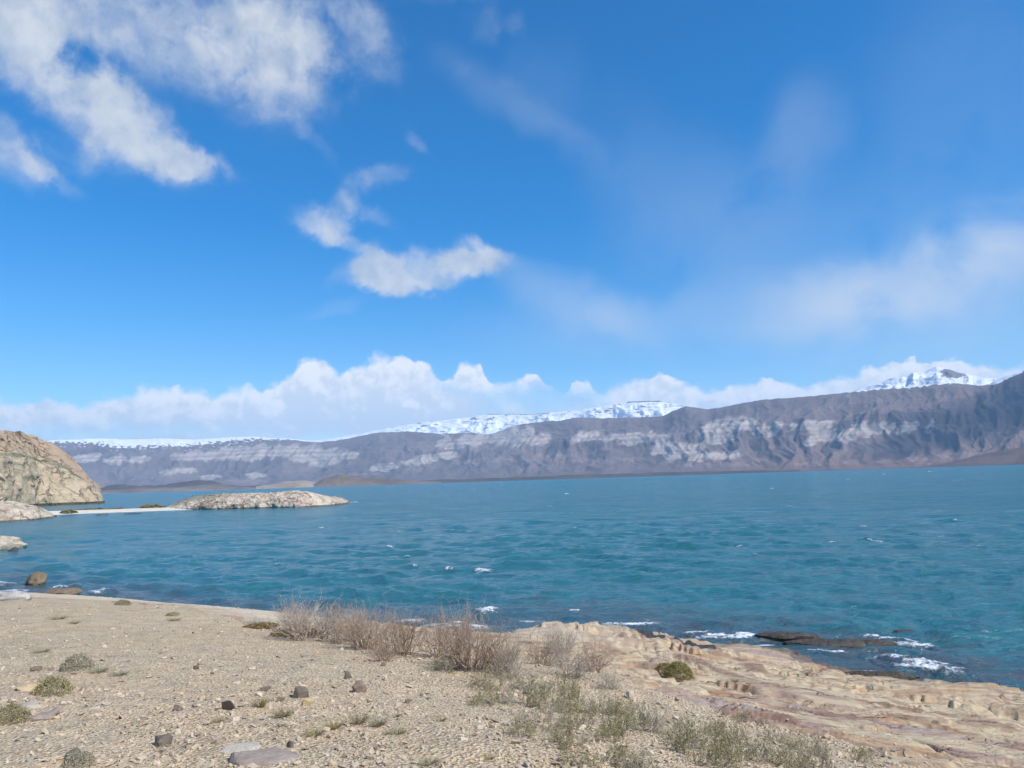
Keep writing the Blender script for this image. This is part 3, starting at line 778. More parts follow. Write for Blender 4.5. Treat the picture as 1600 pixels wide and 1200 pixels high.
cliffs = [(130, 716, 16, 7), (146, 715, 14, 6), (172, 718, 10, 5), (186, 718, 14, 7), (215, 718, 22, 5), (280, 712, 14, 6), (300, 712, 16, 8), (325, 712, 16, 8), (348, 709, 16, 10), (372, 708, 16, 10), (400, 707, 20, 13), (432, 706, 12, 10), (452, 704, 14, 10), (480, 709, 26, 12), (510, 715, 30, 13), (545, 711, 18, 6), (265, 737, 16, 5), (290, 735, 22, 4), (330, 745, 20, 3), (400, 743, 16, 4),
          (693, 690, 10, 9), (703, 696, 8, 6), (722, 691, 16, 10), (745, 688, 20, 9), (775, 683, 16, 9), (790, 680, 18, 15), (815, 682, 18, 15), (845, 686, 16, 10), (700, 712, 20, 5), (650, 722, 25, 5), (600, 730, 25, 6), (670, 715, 25, 5),
          (903, 683, 10, 9), (925, 680, 16, 8), (950, 684, 12, 6), (985, 682, 30, 5), (985, 691, 20, 5), (1012, 683, 12, 8), (1035, 683, 12, 7), (1035, 700, 20, 10), (1060, 706, 18, 14), (1085, 702, 14, 8),
          (1105, 672, 14, 12), (1125, 667, 22, 14), (1150, 664, 16, 12), (1170, 663, 14, 10), (1187, 672, 10, 9), (1212, 668, 12, 10), (1125, 685, 22, 8), (1205, 678, 8, 6), (1240, 668, 6, 6), (1130, 712, 30, 7), (1095, 715, 20, 6),
          (1262, 664, 14, 7), (1280, 670, 14, 9), (1290, 664, 14, 7), (1300, 680, 24, 10), (1270, 687, 12, 9), (1320, 684, 22, 8), (1340, 672, 16, 12), (1360, 672, 16, 10), (1375, 670, 8, 12), (1392, 668, 7, 9), (1410, 669, 9, 9), (1426, 667, 9, 8), (1456, 661, 5, 7), (1450, 672, 4, 5)]
lows = [(1270, 725, 45, 4), (1330, 722, 30, 4), (1382, 719, 20, 3), (1150, 726, 40, 3), (1080, 727, 30, 4), (1500, 712, 60, 8), (1440, 716, 40, 6), (1180, 718, 25, 3), (560, 741, 40, 3), (800, 718, 50, 4), (870, 712, 40, 4), (920, 720, 50, 4), (980, 717, 30, 4), (740, 722, 30, 4), (380, 752, 50, 4)]


def front_attr(PX, T, z, Hr, x, y, AZ):
    qx, qy = pix_y(AZ, x, y, z)
    wq = qx+fbm2(qx/9, qy/6, 4, 401)*9+(qy-700)*-.5*0; wy = qy+fbm2(qx/12, qy/7, 4, 411)*6
    pale = np.zeros_like(z)
    for a, bb, rx, ry in cliffs:
        # talus lobes lean down and to the left
        u = (wq-a)+(wy-bb)*.7; v = wy-bb
        e = np.sqrt((u/(rx*1.1))**2+(v/(ry*1.35))**2)
        pale = np.maximum(pale, 1-sst(e, .55, 1.15))
    streak = fbm2((qx+qy*.8)/4.5, qy/14, 5, 421, .6)
    pale = np.clip(pale*(.72+1.2*streak)+pale*.1, 0, 1)
    fan = sst(fbm2((qx+(qy-690)*1.1)/16, qy/45, 4, 471), .05, .4)*sst(qy, 688, 705)*(1-sst(qy, 722, 736))*.5
    pale = np.maximum(pale, fan*sst(qx, 560, 700)*(1-sst(qx, 1330, 1450))*.55)
    low = np.zeros_like(z)
    for a, bb, rx, ry in lows:
        low = np.maximum(low, 1-sst(np.sqrt(((wq-a)/rx)**2+((wy-bb)/ry)**2), .3, 1.2))
    low = low*(.5+.6*fbm2((qx+qy*1.5)/6, qy/2.2, 4, 431))
    skyl = np.interp(qx, [s[0] for s in front], [s[1] for s in front])
    below = qy-skyl
    sn = np.interp(qx, [60, 90, 130, 180, 250, 330, 380, 430, 470, 500], [1, 4, 7, 12, 13, 8, 6, 3, 0.5, 0])
    snow = sst(sn+fbm2(qx/6, qy/3, 5, 441, .6)*12*np.clip(sn/6, 0, 1)-below, -1.5, 3.0)*(sn > .1)
    d2 = 1-sst(np.abs(below-sn-5), 0, 6); snow = np.maximum(snow, (fbm2(qx/5, qy/3, 4, 451) > .28)*d2*(sn > 4)*.8)
    sn2 = np.interp(qx, [1310, 1345, 1400, 1480, 1540, 1575, 1600], [0, 1.5, 2.5, 2, 3.5, 1, 0])
    snow = np.maximum(snow, sst(sn2+fbm2(qx/6, qy/3, 4, 461)*3.5*np.clip(sn2, 0, 1)-below, 0, 1.5)*(sn2 > .1))
    red = sst(qy, 700, 726)*sst(qx, 1000, 1350)*.9+.25*sst(qx, 700, 1000)
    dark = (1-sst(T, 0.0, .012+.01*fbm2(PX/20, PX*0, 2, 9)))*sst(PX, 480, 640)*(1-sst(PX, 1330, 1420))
    return dict(pale=pale, low=np.clip(low*.65, 0, 1), snow=snow, red=red, dark=dark)


m_mtn, t, b = mat('mountain_rock', 0.95)
p = POS(t)
nb = NOISE(t, p, 0.0014, 7, 0.6); nm = NOISE(t, p, 0.008, 6, 0.65)
sz = N(t, 'ShaderNodeSeparateXYZ'); t.links.new(p, sz.inputs[0])
stz = NOISE(t, None, 1.0, 4, 0.7, dims='1D', w=M(t, 'ADD', M(t, 'MULTIPLY', sz.outputs[2], 0.03), M(t, 'MULTIPLY', nb, 3.5)))
col = RAMP(t, nb, [(0.3, (0.125, 0.102, 0.10)), (0.5, (0.175, 0.138, 0.130)), (0.7, (0.235, 0.18, 0.16))])
col = MIX(t, SS(t, nm, 0.4, 0.7, 0, .5), col, (0.13, 0.105, 0.098))
col = MIX(t, SS(t, stz, 0.5, 0.65, 0, .2), col, (0.25, 0.205, 0.18))
col = MIX(t, ATT(t, 'red'), col, (0.19, 0.125, 0.105))
col = MIX(t, M(t, 'MULTIPLY', ATT(t, 'low'), 1.0), col, (0.38, 0.28, 0.25))
pc = MIX(t, SS(t, stz, 0.35, 0.62), (0.36, 0.30, 0.255), (0.50, 0.425, 0.36))
col = MIX(t, SS(t, M(t, 'ADD', ATT(t, 'pale'), M(t, 'MULTIPLY', M(t, 'SUBTRACT', nm, .5), .3)), 0.12, .85, 0, .85), col, pc)
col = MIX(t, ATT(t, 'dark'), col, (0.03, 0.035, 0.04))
col = MIX(t, SS(t, M(t, 'ADD', ATT(t, 'snow'), M(t, 'MULTIPLY', M(t, 'SUBTRACT', nm, .5), 1.8)), 0.28, .8, 0, .95), col, (0.78, 0.80, 0.82))
t.links.new(col, b.inputs['Base Color'])
BUMP(t, b, M(t, 'ADD', nm, M(t, 'MULTIPLY', NOISE(t, p, 0.03, 5, .6), .3)), 0.5, 20)

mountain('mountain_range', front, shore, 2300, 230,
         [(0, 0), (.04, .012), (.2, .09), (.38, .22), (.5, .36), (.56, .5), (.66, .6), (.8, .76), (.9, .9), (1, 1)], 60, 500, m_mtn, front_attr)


def back_attr(PX, T, z, Hr, x, y, AZ):
    qx, qy = pix_y(AZ, x, y, z)
    skyl = np.interp(qx, [s[0] for s in back], [s[1] for s in back]); below = qy-skyl
    n = fbm2(qx/14+qy/7, qy/2.6-qx/40, 6, 601, .68)
    rocky = sst(n, .06, .32)*np.interp(qx, [560, 640, 900, 1100, 1330, 1360, 1440, 1500, 1520, 1600], [.1, .75, .85, .8, .6, .8, .6, .9, .1, .1])
    n2 = sst(fbm2(qx/26+qy/18, qy/5, 4, 607), .05, .35)
    rocky = np.clip(rocky+n2*.5*np.interp(qx, [560, 640, 1330, 1380], [.1, .6, .6, .9]), 0, 1)
    summit = (1-sst(np.hypot((qx-1490)/26, (qy-583)/9)+fbm2(qx/6, qy/5, 3, 611)*.5, .6, 1.0))
    rocky = np.maximum(rocky, summit*.95)
    plate = (1-sst(np.abs(qx-1015), 25, 45))*(1-sst(below, 1.0, 2.6))
    plate2 = (1-sst(np.abs(qx-810), 40, 60))*(1-sst(below, .3, 1.6))*.8
    return dict(snow=1-np.clip(np.maximum(np.maximum(rocky, plate), plate2), 0, 1), pale=z*0, low=z*0, red=z*0, dark=z*0)


mountain('snow_range', back, [(p_, d_+4200) for p_, d_ in shore], 1800, 150, [(0, .35), (.3, .6), (.6, .78), (.85, .93), (1, 1)], 75, 700, m_mtn, back_attr, n_az=1000, x0=330, x1=1750)

# brown foothills and low capes on the far side
def capes(name, sil, D0, depth, mat_, seed, hmul=1.0):
    px0, px1 = sil[0][0], sil[-1][0]
    pxs = np.linspace(px0, px1, 320)
    hy = 749.7-0.0322*(pxs-800)
    a_, te0 = azel(pxs, hy); _, te = azel(pxs, np.interp(pxs, [s[0] for s in sil], [s[1] for s in sil]))
    te = np.maximum(te+fbm2(pxs/9., pxs*0, 3, seed)*.0004, -0.0002)
    v = np.linspace(0, 1, 60)
    Vv, AZ = np.meshgrid(v, a_, indexing='ij'); _, TE = np.meshgrid(v, te, indexing='ij')
    d = D0+Vv*depth
    prof = np.sin(np.pi*np.clip(Vv, 0, 1))**.8
    hr = np.maximum(H+TE*(D0+depth*.5), 0)
    x = d*np.sin(AZ); y = d*np.cos(AZ)
    z = hr*prof*(1+.25*fbm2(x/120, y/120, 4, seed+2)*np.sin(np.pi*Vv))-3*(1-sst(Vv, 0, .04))-3*sst(Vv, .97, 1)
    o = obj(name, mesh_np(name, np.stack([x, y, z], -1).reshape(-1, 3), gridfaces(len(v), len(pxs))[:, ::-1], mat_, True)); tag(o, kind='structure')


m_hillb = rock_mat('brown_hill_soil', [(0.3, (0.14, 0.105, 0.085)), (0.5, (0.20, 0.155, 0.12)), (0.68, (0.28, 0.225, 0.18)), (0.8, (0.17, .13, .11))], 0.006, 3)
m_hilld = rock_mat('dark_hill_soil', [(0.3, (0.07, 0.058, 0.05)), (0.55, (0.11, 0.088, 0.072)), (0.75, (0.15, 0.115, 0.09))], 0.006, 3)
m_hillp = rock_mat('pale_hill_soil', [(0.3, (0.25, 0.19, 0.14)), (0.55, (0.38, 0.3, 0.23)), (0.75, (0.46, 0.38, 0.3))], 0.006, 3)
m_hillr = rock_mat('red_brown_hill_soil', [(0.3, (0.10, 0.068, 0.058)), (0.55, (0.15, 0.105, 0.088)), (0.75, (0.21, 0.155, 0.13))], 0.006, 3)
capes('far_hills', [(150, 766), (170, 758), (190, 757), (215, 760), (260, 758), (285, 753), (305, 751), (330, 752), (350, 757), (380, 760), (420, 758), (450, 756), (500, 755), (560, 752)], 5200, 900, m_hilld, 801)
capes('far_hills', [(155, 767), (220, 763), (280, 761), (310, 758), (345, 757), (370, 761), (420, 762), (470, 758), (520, 757), (560, 754)], 4600, 400, m_hillb, 811)
capes('far_hills', [(400, 760), (432, 756), (445, 752), (470, 751), (490, 753), (540, 753), (600, 752), (640, 754)], 4300, 300, m_hillp, 821)
capes('far_hills', [(490, 757), (505, 748), (520, 744), (535, 743), (560, 745), (590, 747), (620, 749), (650, 751), (690, 753)], 3900, 260, m_hillb, 831)
capes('far_hills', [(560, 756), (600, 753), (680, 750), (760, 747.5), (800, 746), (900, 742), (960, 740.5), (1060, 737.3), (1120, 736), (1250, 734)], 4400, 260, m_hilld, 841)
capes('far_hills', [(1400, 732), (1440, 729), (1480, 723), (1520, 714), (1560, 706), (1600, 698), (1700, 670), (1900, 660)], 4300, 700, m_hillr, 851)


# ------------------------------------------------------------------ headland, islet, spit
def mass(name, sil, basey, depth, prof, mat_, seed, crag, frq, n=(260, 420), attrf=None, back=None, kind='structure', minh=0.0, px0=None, px1=None, jag=.07):
    xs_ = [s[0] for s in sil]
    pxs = np.linspace(px0 if px0 is not None else xs_[0], px1 if px1 is not None else xs_[-1], n[1])
    yb = np.interp(pxs, [s[0] for s in basey], [s[1] for s in basey])
    bx_, by_ = at(pxs, yb, 0.0); rf_ = np.hypot(bx_, by_); a_ = np.arctan2(bx_, by_)
    _, te = azel(pxs, np.interp(pxs, xs_, [s[1] for s in sil]))
    back = back or depth
    v = np.concatenate([np.linspace(-.03, 1, int(n[0]*.75)), np.linspace(1.02, 2, int(n[0]*.25))])
    Vv, AZ = np.meshgrid(v, a_, indexing='ij'); _, TE = np.meshgrid(v, te, indexing='ij'); _, RF = np.meshgrid(v, rf_, indexing='ij')
    hr = np.maximum(H+TE*(RF+depth), minh)
    hr = hr*(1+jag*fbm2(AZ*180, Vv*3, 4, seed+31, .6))
    d = RF+np.minimum(Vv, 1)*depth+np.maximum(Vv-1, 0)*back
    px_, py_ = zip(*prof)
    s = np.interp(np.clip(Vv, 0, 1), px_, py_)
    s = np.where(Vv > 1, np.cos(np.clip(Vv-1, 0, 1)*np.pi/2)**.8, s)
    x = d*np.sin(AZ); y = d*np.cos(AZ); z = hr*s
    damp = sst(hr, 0, crag*3)
    dx = fbm3(x*frq, y*frq, z*frq, 6, seed, .5, ridge=True); dy = fbm3(x*frq, y*frq, z*frq, 6, seed+9, .5, ridge=True); dz = fbm3(x*frq*1.5, y*frq*1.5, z*frq*1.5, 6, seed+17, .5)
    side = 1-.75*sst(s, .8, 1)
    x = x+(dx-.3)*crag*damp; y = y-(dy-.2)*crag*1.3*damp
    z = z+dz*crag*.7*damp*side
    z = np.where(Vv < 0, -1.5, z); z[-1] = -1.5
    at_ = attrf(z, hr, s, x, y, dz) if attrf else {}
    at_.setdefault('wet', 1-sst(z, .1, .5))
    o = obj(name, mesh_np(name, np.stack([x, y, z], -1).reshape(-1, 3), gridfaces(len(v), n[1])[:, ::-1], mat_, True, at_))
    if kind: tag(o, kind=kind)
    return o


def head_attr(z, hr, s, x, y, n):
    zz = z/np.maximum(hr, 1)
    return dict(upper=sst(zz+n*.15, .66, .74)*.85, green=(1-sst(np.abs(zz-.645), .012, .035))*sst(hr, 12, 22)*.75, wet=1-sst(z, .5, 1.6))


mass('headland', [(-420, 640), (-200, 655), (-80, 668), (0, 673), (20, 674), (45, 681), (62, 688), (85, 697), (105, 712), (122, 730), (135, 745), (146, 757), (156, 768), (160, 777), (164, 786)],
     [(-420, 815), (-100, 800), (0, 796), (60, 791), (164, 786.5)], 46,
     [(0, 0), (.02, .12), (.06, .22), (.12, .38), (.18, .5), (.22, .58), (.3, .63), (.4, .66), (.55, .74), (.75, .87), (1, 1)], m_head, 900, 3.6, .06, (320, 620), head_attr, back=60, jag=.045)
mass('rocky_point', [(-300, 770), (-100, 780), (0, 784), (20, 783), (40, 788), (55, 790), (66, 794), (78, 800), (88, 808)],
     [(-300, 830), (-60, 820), (0, 816), (50, 813), (88, 808.5)], 10,
     [(0, 0), (.05, .25), (.15, .42), (.3, .6), (.6, .85), (1, 1)], m_islet, 930, 1.1, .22, (130, 320), lambda z, hr, s, x, y, n: dict(upper=sst(s+n*.4, .7, .9)*.4, green=z*0), back=12)
mass('islet', [(258, 792), (266, 789), (285, 781), (300, 777), (320, 773), (345, 771.5), (375, 771), (400, 770.5), (420, 770), (440, 768), (460, 767), (478, 768), (492, 771), (505, 774), (515, 775), (535, 778), (543, 782), (548, 786)],
     [(258, 797), (340, 796), (420, 794), (470, 793), (520, 790), (548, 786.5)], 13,
     [(0, 0), (.04, .22), (.1, .35), (.22, .55), (.4, .72), (.7, .9), (1, 1)], m_islet, 960, 1.1, .2, (150, 520), jag=.13, attrf=
     lambda z, hr, s, x, y, n: dict(upper=sst(z/np.maximum(hr, .5)+n*.25, .62, .78)*.8*sst(-x, 60, 75)+.0, green=sst(n, .25, .4)*.5*sst(s, .5, .8)), back=14)
mass('sand_spit', [(60, 799), (85, 798.5), (130, 797), (180, 795.5), (230, 794), (270, 792.5), (340, 792), (420, 791)],
     [(60, 806), (85, 804.5), (130, 802.5), (200, 800), (270, 797.5), (340, 795.5), (420, 793)], 9, [(0, 0), (.25, .35), (.6, .8), (1, 1)], m_beach, 990, .1, .5, (50, 300), back=8)

# ------------------------------------------------------------------ stones
def hull_mesh(name, seed, dims, mat_, npts=16, sub=2, rough=.05, flat=False):
    """a broken stone: a hull of random points, bevelled, subdivided and roughened"""
    rg = np.random.default_rng(seed)
    p = rg.normal(size=(npts, 3)); p /= np.linalg.norm(p, axis=1)[:, None]
    p *= rg.uniform(.8, 1.05, (npts, 1))
    if flat: p[:, 2] = np.clip(p[:, 2]*1.5, -.75, .75)
    bm = bmesh.new()
    for q in p: bm.verts.new(q)
    bmesh.ops.convex_hull(bm, input=bm.verts)
    for vv in [v for v in bm.verts if not v.link_faces]: bm.verts.remove(vv)
    bmesh.ops.bevel(bm, geom=bm.edges[:], offset=.025, segments=1, affect='EDGES', profile=.6)
    bmesh.ops.triangulate(bm, faces=bm.faces[:])
    for _ in range(sub): bmesh.ops.subdivide_edges(bm, edges=bm.edges[:], cuts=1, use_grid_fill=True)
    co = np.array([v.co[:] for v in bm.verts])
    n_ = fbm3(co[:, 0]*2.1, co[:, 1]*2.1, co[:, 2]*2.1, 4, seed)*rough*2.2
    co = co*(1+n_[:, None])*np.array(dims)/2
    for v, q in zip(bm.verts, co): v.co = q
    bmesh.ops.recalc_face_normals(bm, faces=bm.faces[:])
    me = bpy.data.meshes.new(name); bm.to_mesh(me); bm.free()
    me.polygons.foreach_set('use_smooth', np.ones(len(me.polygons), bool)); me.materials.append(mat_)
    try: me.set_sharp_from_angle(angle=R(38))
    except Exception: pass
    return me


def stone(name, px, py, wpx, hpx, mat_, label, cat='stone', seed=0, depth=1.0, sink=.25, rot=None, flat=False, tilt=(0, 0), group=None, npts=14, rough=.085, zfix=None):
    if zfix is None: x, y, z = hit(px, py)
    else:
        a_, b_ = at([px], [py], zfix); x, y, z = float(a_[0]), float(b_[0]), zfix
    d = math.sqrt(x*x+y*y+(H-z)**2)
    k_ = 1.0 if name == 'slab' or px > 1100 or py < 1000 else .82
    w = wpx/F*d*k_; h = hpx/F*d*1.0*k_; sink = max(sink, .38)
    me = hull_mesh(name, seed+int(px), (w, w*depth, h/(1-sink)), mat_, npts=npts, flat=flat, rough=rough)
    o = obj(name, me); o.location = (x, y+w*depth*.35, z+h/(1-sink)*(.5-sink))
    if zfix is None:
        o.location.z = float(gz(o.location.x, o.location.y)[0])*.4+z*.6+h/(1-sink)*(.5-sink)
    o.rotation_euler = (tilt[0], tilt[1], rot if rot is not None else (seed*1.3) % 6.28*0.15)
    tag(o, label, cat, group); return o


stone('stone', 543, 1061, 15, 14, m_dark, 'small dark upright stone just behind the bigger grey-brown stone', seed=1, depth=.7)
stone('stone', 559, 1083, 32, 20, m_redst, 'grey-brown rounded stone in front of the small upright dark stone', seed=2, depth=.8, tilt=(.1, .15))
stone('stone', 467, 1091, 34, 22, m_dark, 'large dark angular stone with an orange tan stone leaning at its foot', seed=3, depth=.75, tilt=(0, .1))
stone('stone', 479, 1103, 30, 13, m_tan, 'orange tan wedge-shaped stone at the foot of the dark angular stone', seed=4, depth=.6, tilt=(.1, -.12))
stone('stone', 438, 1097, 18, 8, m_redst, 'thin flat brown stone left of the dark angular stone', seed=5, flat=True)
stone('stone', 413, 1081, 26, 9, m_redst, 'flat brown stone farther left behind the grass tuft', seed=6, flat=True)
stone('stone', 351, 1112, 31, 20, m_redst, 'reddish brown stone with a dark hollow side, alone on the gravel', seed=7, depth=.8, tilt=(.2, .3))
stone('stone', 272, 1112, 22, 10, m_dark, 'grey flattish stone left of the reddish brown stone', seed=8)
stone('stone', 281, 1122, 15, 6, m_pale, 'small tan-grey stone just in front of the grey flattish stone', seed=9)
stone('stone', 250, 1167, 42, 16, m_dark, 'dark slate grey flat stone near the bottom edge of the picture', seed=10, flat=True, depth=.8, tilt=(0, -.08))
stone('stone', 599, 1041, 13, 7, m_redst, 'small brown stone on open gravel below the reddish dry bushes', seed=11)
stone('stone', 636, 1100, 18, 7, m_redst, 'low brown stone right of the middle of the gravel flat', seed=12, flat=True)
stone('stone', 305, 1046, 14, 7, m_dark, 'small dark stone in the middle of the left gravel, beyond the other dark stones', seed=13)
stone('stone', 429, 994, 8, 7, m_pale, 'small round pale stone beside the golden brown plant mat', seed=14, npts=30)
stone('stone', 145, 1117, 19, 12, m_pale, 'pale cream broken stone lying flat left of centre gravel', seed=15, flat=True)
stone('stone', 748, 1014, 28, 20, m_pale, 'cream rock partly buried between two dry bushes', seed=16, depth=.8)
stone('stone', 985, 1093, 26, 17, m_pale, 'pale pinkish block on the edge of the sandstone shelf', seed=17, depth=.7, flat=True)
stone('stone', 451, 1170, 20, 10, m_dark, 'dark rough stone right of the embedded mauve slab', seed=18)
stone('stone', 108, 1190, 28, 18, m_dark, 'dark stone behind the pale grey plant at the bottom left', seed=19)
stone('stone', 52, 1049, 20, 8, m_redst, 'brown stone far left behind the grey cushion plant', seed=20)
stone('stone', 300, 1098, 16, 4, m_pale, 'thin pale flake standing by the reddish brown stone', seed=21, flat=True)
stone('slab', 415, 1196, 155, 12, m_pink, 'flat mauve slab embedded in the gravel at the bottom edge', 'rock slab', seed=22, flat=True, depth=.75, sink=.72, rough=.03, tilt=(.05, .06))
stone('slab', 372, 1180, 90, 10, m_pale, 'cream slab embedded in gravel behind the mauve slab', 'rock slab', seed=23, flat=True, depth=.7, sink=.72, rough=.03)
stone('slab', 55, 1128, 60, 8, m_pink, 'narrow mauve slab beside the olive tuft at left', 'rock slab', seed=24, flat=True, depth=.5, sink=.5)
stone('slab', 42, 1108, 42, 9, m_pale, 'thin cream slab lying above the narrow mauve slab at left', 'rock slab', seed=25, flat=True, depth=.6, sink=.5)
stone('slab', 30, 1080, 60, 8, m_tan, 'broad tan slab at the left edge of the gravel', 'rock slab', seed=26, flat=True, depth=.6, sink=.6)
stone('boulder', 51, 915, 28, 17, m_brown, 'rounded brown boulder standing in the shallow water at left', 'boulder', seed=27, depth=.9, npts=60, zfix=-.15, sink=.2)
stone('boulder', 88, 930, 50, 10, m_brown, 'low brown rock on the waterline right of the bleached rock', 'rock', seed=28, depth=.8, zfix=.05, npts=30, rough=.12)
stone('boulder', 14, 938, 52, 11, m_white, 'bleached white rock on the shore below the brown boulder', 'rock', seed=29, depth=.6, npts=30, rough=.07, sink=.45)
stone('boulder', 1375, 1066, 112, 13, m_wet, 'long wet olive brown rock at the water edge of the shelf', 'rock', seed=30, depth=.3, rot=-.25, rough=.08, zfix=.02, npts=34, sink=.35)
stone('boulder', 1235, 1001, 100, 11, m_wet, 'left dark rock of the wave-washed reef off the shelf', 'rock', seed=31, depth=.35, rot=-.25, rough=.12, zfix=-.06, npts=34, sink=.4)
stone('boulder', 1300, 1012, 120, 11, m_wet, 'middle dark rock of the wave-washed reef off the shelf', 'rock', seed=32, depth=.3, rot=-.3, rough=.12, zfix=-.06, npts=34, sink=.45)
stone('boulder', 1358, 1008, 90, 7, m_wet, 'outermost dark reef rock beside the foam, barely above water', 'rock', seed=33, depth=.35, rot=-.3, rough=.1, zfix=-.06, npts=34, sink=.5)
stone('boulder', 1420, 992, 40, 7, m_wet, 'reddish black reef rock tip beyond the breaking wave', 'rock', seed=35, depth=.4, rot=-.3, rough=.1, zfix=-.12, npts=34, sink=.5)
stone('boulder', 156, 806, 26, 3, m_wet, 'low dark rock in the water below the sand spit', 'rock', seed=36, depth=.5, zfix=-.15, flat=True)
stone('boulder', 203, 804, 26, 2.5, m_wet, 'second low dark rock right along the sand spit', 'rock', seed=37, depth=.5, zfix=-.12, flat=True)
stone('boulder', -8, 862, 58, 20, m_islet, 'grey rock splashed by waves at the left edge of the water', 'rock', seed=38, depth=.7, zfix=-.2, npts=34, rough=.12)
stone('boulder', 18, 864, 14, 8, m_wet, 'small wet rock beside the splashed grey rock at left', 'rock', seed=39, depth=.7, zfix=-.2)

# medium loose stones: many alike, scattered over the gravel
rg = np.random.default_rng(44)
protos = [hull_mesh('loose_stone', 300+i, (1, .75, .42), mm, npts=13, flat=(i % 2 == 0)) for i, mm in enumerate([m_pale, m_tan, m_redst, m_dark, m_pale, m_pink])]
kinds = ['pale cream', 'tan', 'brown', 'dark grey', 'pale cream', 'mauve grey']
for i in range(75):
    px = rg.uniform(5, 900); py = rg.uniform(1005, 1195)
    if px > 700+(py-1000)*.9: continue
    k = int(rg.choice(6, p=[.25, .2, .15, .06, .24, .1]))
    x, y, z = hit(px, py)
    d = math.hypot(x, y)
    s = rg.uniform(5, 12)/F*d*(1+.0016*(py-1000))
    o = obj('loose_stone', protos[k]); o.scale = (s, s*rg.uniform(.8, 1.2), s*rg.uniform(.7, 1.1))
    o.rotation_euler = (rg.normal()*.15, rg.normal()*.15, rg.uniform(0, 6.28)); o.location = (x, y, z+s*.08)
    row = 'nearest the bottom edge' if py > 1150 else ('in the middle distance' if py > 1080 else 'on the far gravel')
    colm = 'at the left' if px < 230 else ('left of centre' if px < 470 else ('near the dry bushes' if py < 1080 else 'right of the embedded slabs'))
    tag(o, f'small {kinds[k]} angular stone lying loose {colm}, {row}', 'stone', f'small {kinds[k]} stones loose on the gravel, {colm}, {row}')

# the gravel itself
pv, pf_ = [], []
for i in range(8):
    bm = bmesh.new(); q = rg.normal(size=(9, 3)); q /= np.linalg.norm(q, axis=1)[:, None]; q[:, 2] *= .55; q[:, 1] *= rg.uniform(.6, 1)
    for c_ in q: bm.verts.new(c_)
    bmesh.ops.convex_hull(bm, input=bm.verts)
    for vv in [v for v in bm.verts if not v.link_faces]: bm.verts.remove(vv)
    bmesh.ops.triangulate(bm, faces=bm.faces[:]); bmesh.ops.recalc_face_normals(bm, faces=bm.faces[:])
    bm.verts.index_update(); pv.append(np.array([v.co[:] for v in bm.verts])); pf_.append(np.array([[v.index for v in f.verts] for f in bm.faces])); bm.free()
ng = 150000
u = rg.uniform(0, 1, ng); dd = 1.6/np.sqrt(rg.uniform((1.6/24)**2, (1.6/2.6)**2, ng))**1.0   # denser towards the viewer
dd = 1.6/rg.uniform(1.6/24, 1.6/2.4, ng)
aa = R(1)*rg.uniform(-40, 38, ng)
gx = dd*np.sin(aa); gy = dd*np.cos(aa)
gzv, grock, _ = terrain(gx, gy)
dens = fbm2(gx*.9, gy*.9, 3, 77)
keep = (grock < .5) & (rg.uniform(-.5, .8, ng) < dens*1.3+.25)
edgeband = (grock > .5) & (sdist(gx, gy, BX, BY) < .7) & (rg.uniform(size=ng) < .25)
keep |= edgeband
gx, gy, gzv = gx[keep], gy[keep], gzv[keep]; n = len(gx)
dcur = np.hypot(gx, gy)
size = np.clip(rg.lognormal(np.log(.0064), .6, n)*(1+dcur*.045), .004, .045)
tone = np.clip(rg.beta(2.2, 1.8, n), 0, 1)
ki = rg.integers(0, 8, n)
vs, fs, tns = [], [], []; off = 0
ang = rg.uniform(0, 6.28, n); til = rg.normal(size=(n, 2))*.25
for k in range(8):
    m = ki == k; c_ = np.cos(ang[m])[:, None]; s_ = np.sin(ang[m])[:, None]
    q = pv[k][None]*size[m][:, None, None]
    qx = q[..., 0]*c_-q[..., 1]*s_; qy = q[..., 0]*s_+q[..., 1]*c_
    qz = q[..., 2]+qx*til[m][:, :1]+qy*til[m][:, 1:]
    vv = np.stack([qx+gx[m][:, None], qy+gy[m][:, None], qz+(gzv[m]+size[m]*.2)[:, None]], -1)
    nv = pv[k].shape[0]
    ff = pf_[k][None]+(np.arange(m.sum())*nv)[:, None, None]+off
    vs.append(vv.reshape(-1, 3)); fs.append(ff.reshape(-1, 3)); tns.append(np.repeat(tone[m], nv)); off += m.sum()*nv
o = obj('gravel', mesh_np('gravel', np.concatenate(vs), np.concatenate(fs), m_grav, False, {'tone': np.concatenate(tns)}))
tag(o, 'loose beige and brown gravel chips covering the foreground', 'gravel', kind='stuff')


# ------------------------------------------------------------------ plants
def tubes(segs, mat_, name, tones):
    """three-sided tapered tubes along (p0, p1, r0, r1) segments"""
    p0, p1, r0, r1 = segs
    d = p1-p0; L = np.linalg.norm(d, axis=1)[:, None]+1e-9; d = d/L
    up = np.where(np.abs(d[:, 2:3]) < .9, np.array([[0, 0, 1.]]), np.array([[1., 0, 0]]))
    a = np.cross(d, up); a /= np.linalg.norm(a, axis=1)[:, None]; b_ = np.cross(d, a)
    vs = []
    for P, rad in ((p0, r0), (p1, r1)):
        for k in range(3):
            th = k*2.0944; vs.append(P+(a*math.cos(th)+b_*math.sin(th))*rad[:, None])
    V = np.stack(vs, 1).reshape(-1, 3); base = np.arange(len(p0))*6
    F_ = np.stack([np.stack([base+k, base+(k+1) % 3, base+3+(k+1) % 3, base+3+k], -1) for k in range(3)], 1).reshape(-1, 4)
    return mesh_np(name, V, F_, mat_, True, {'tone': np.repeat(tones, 6)})


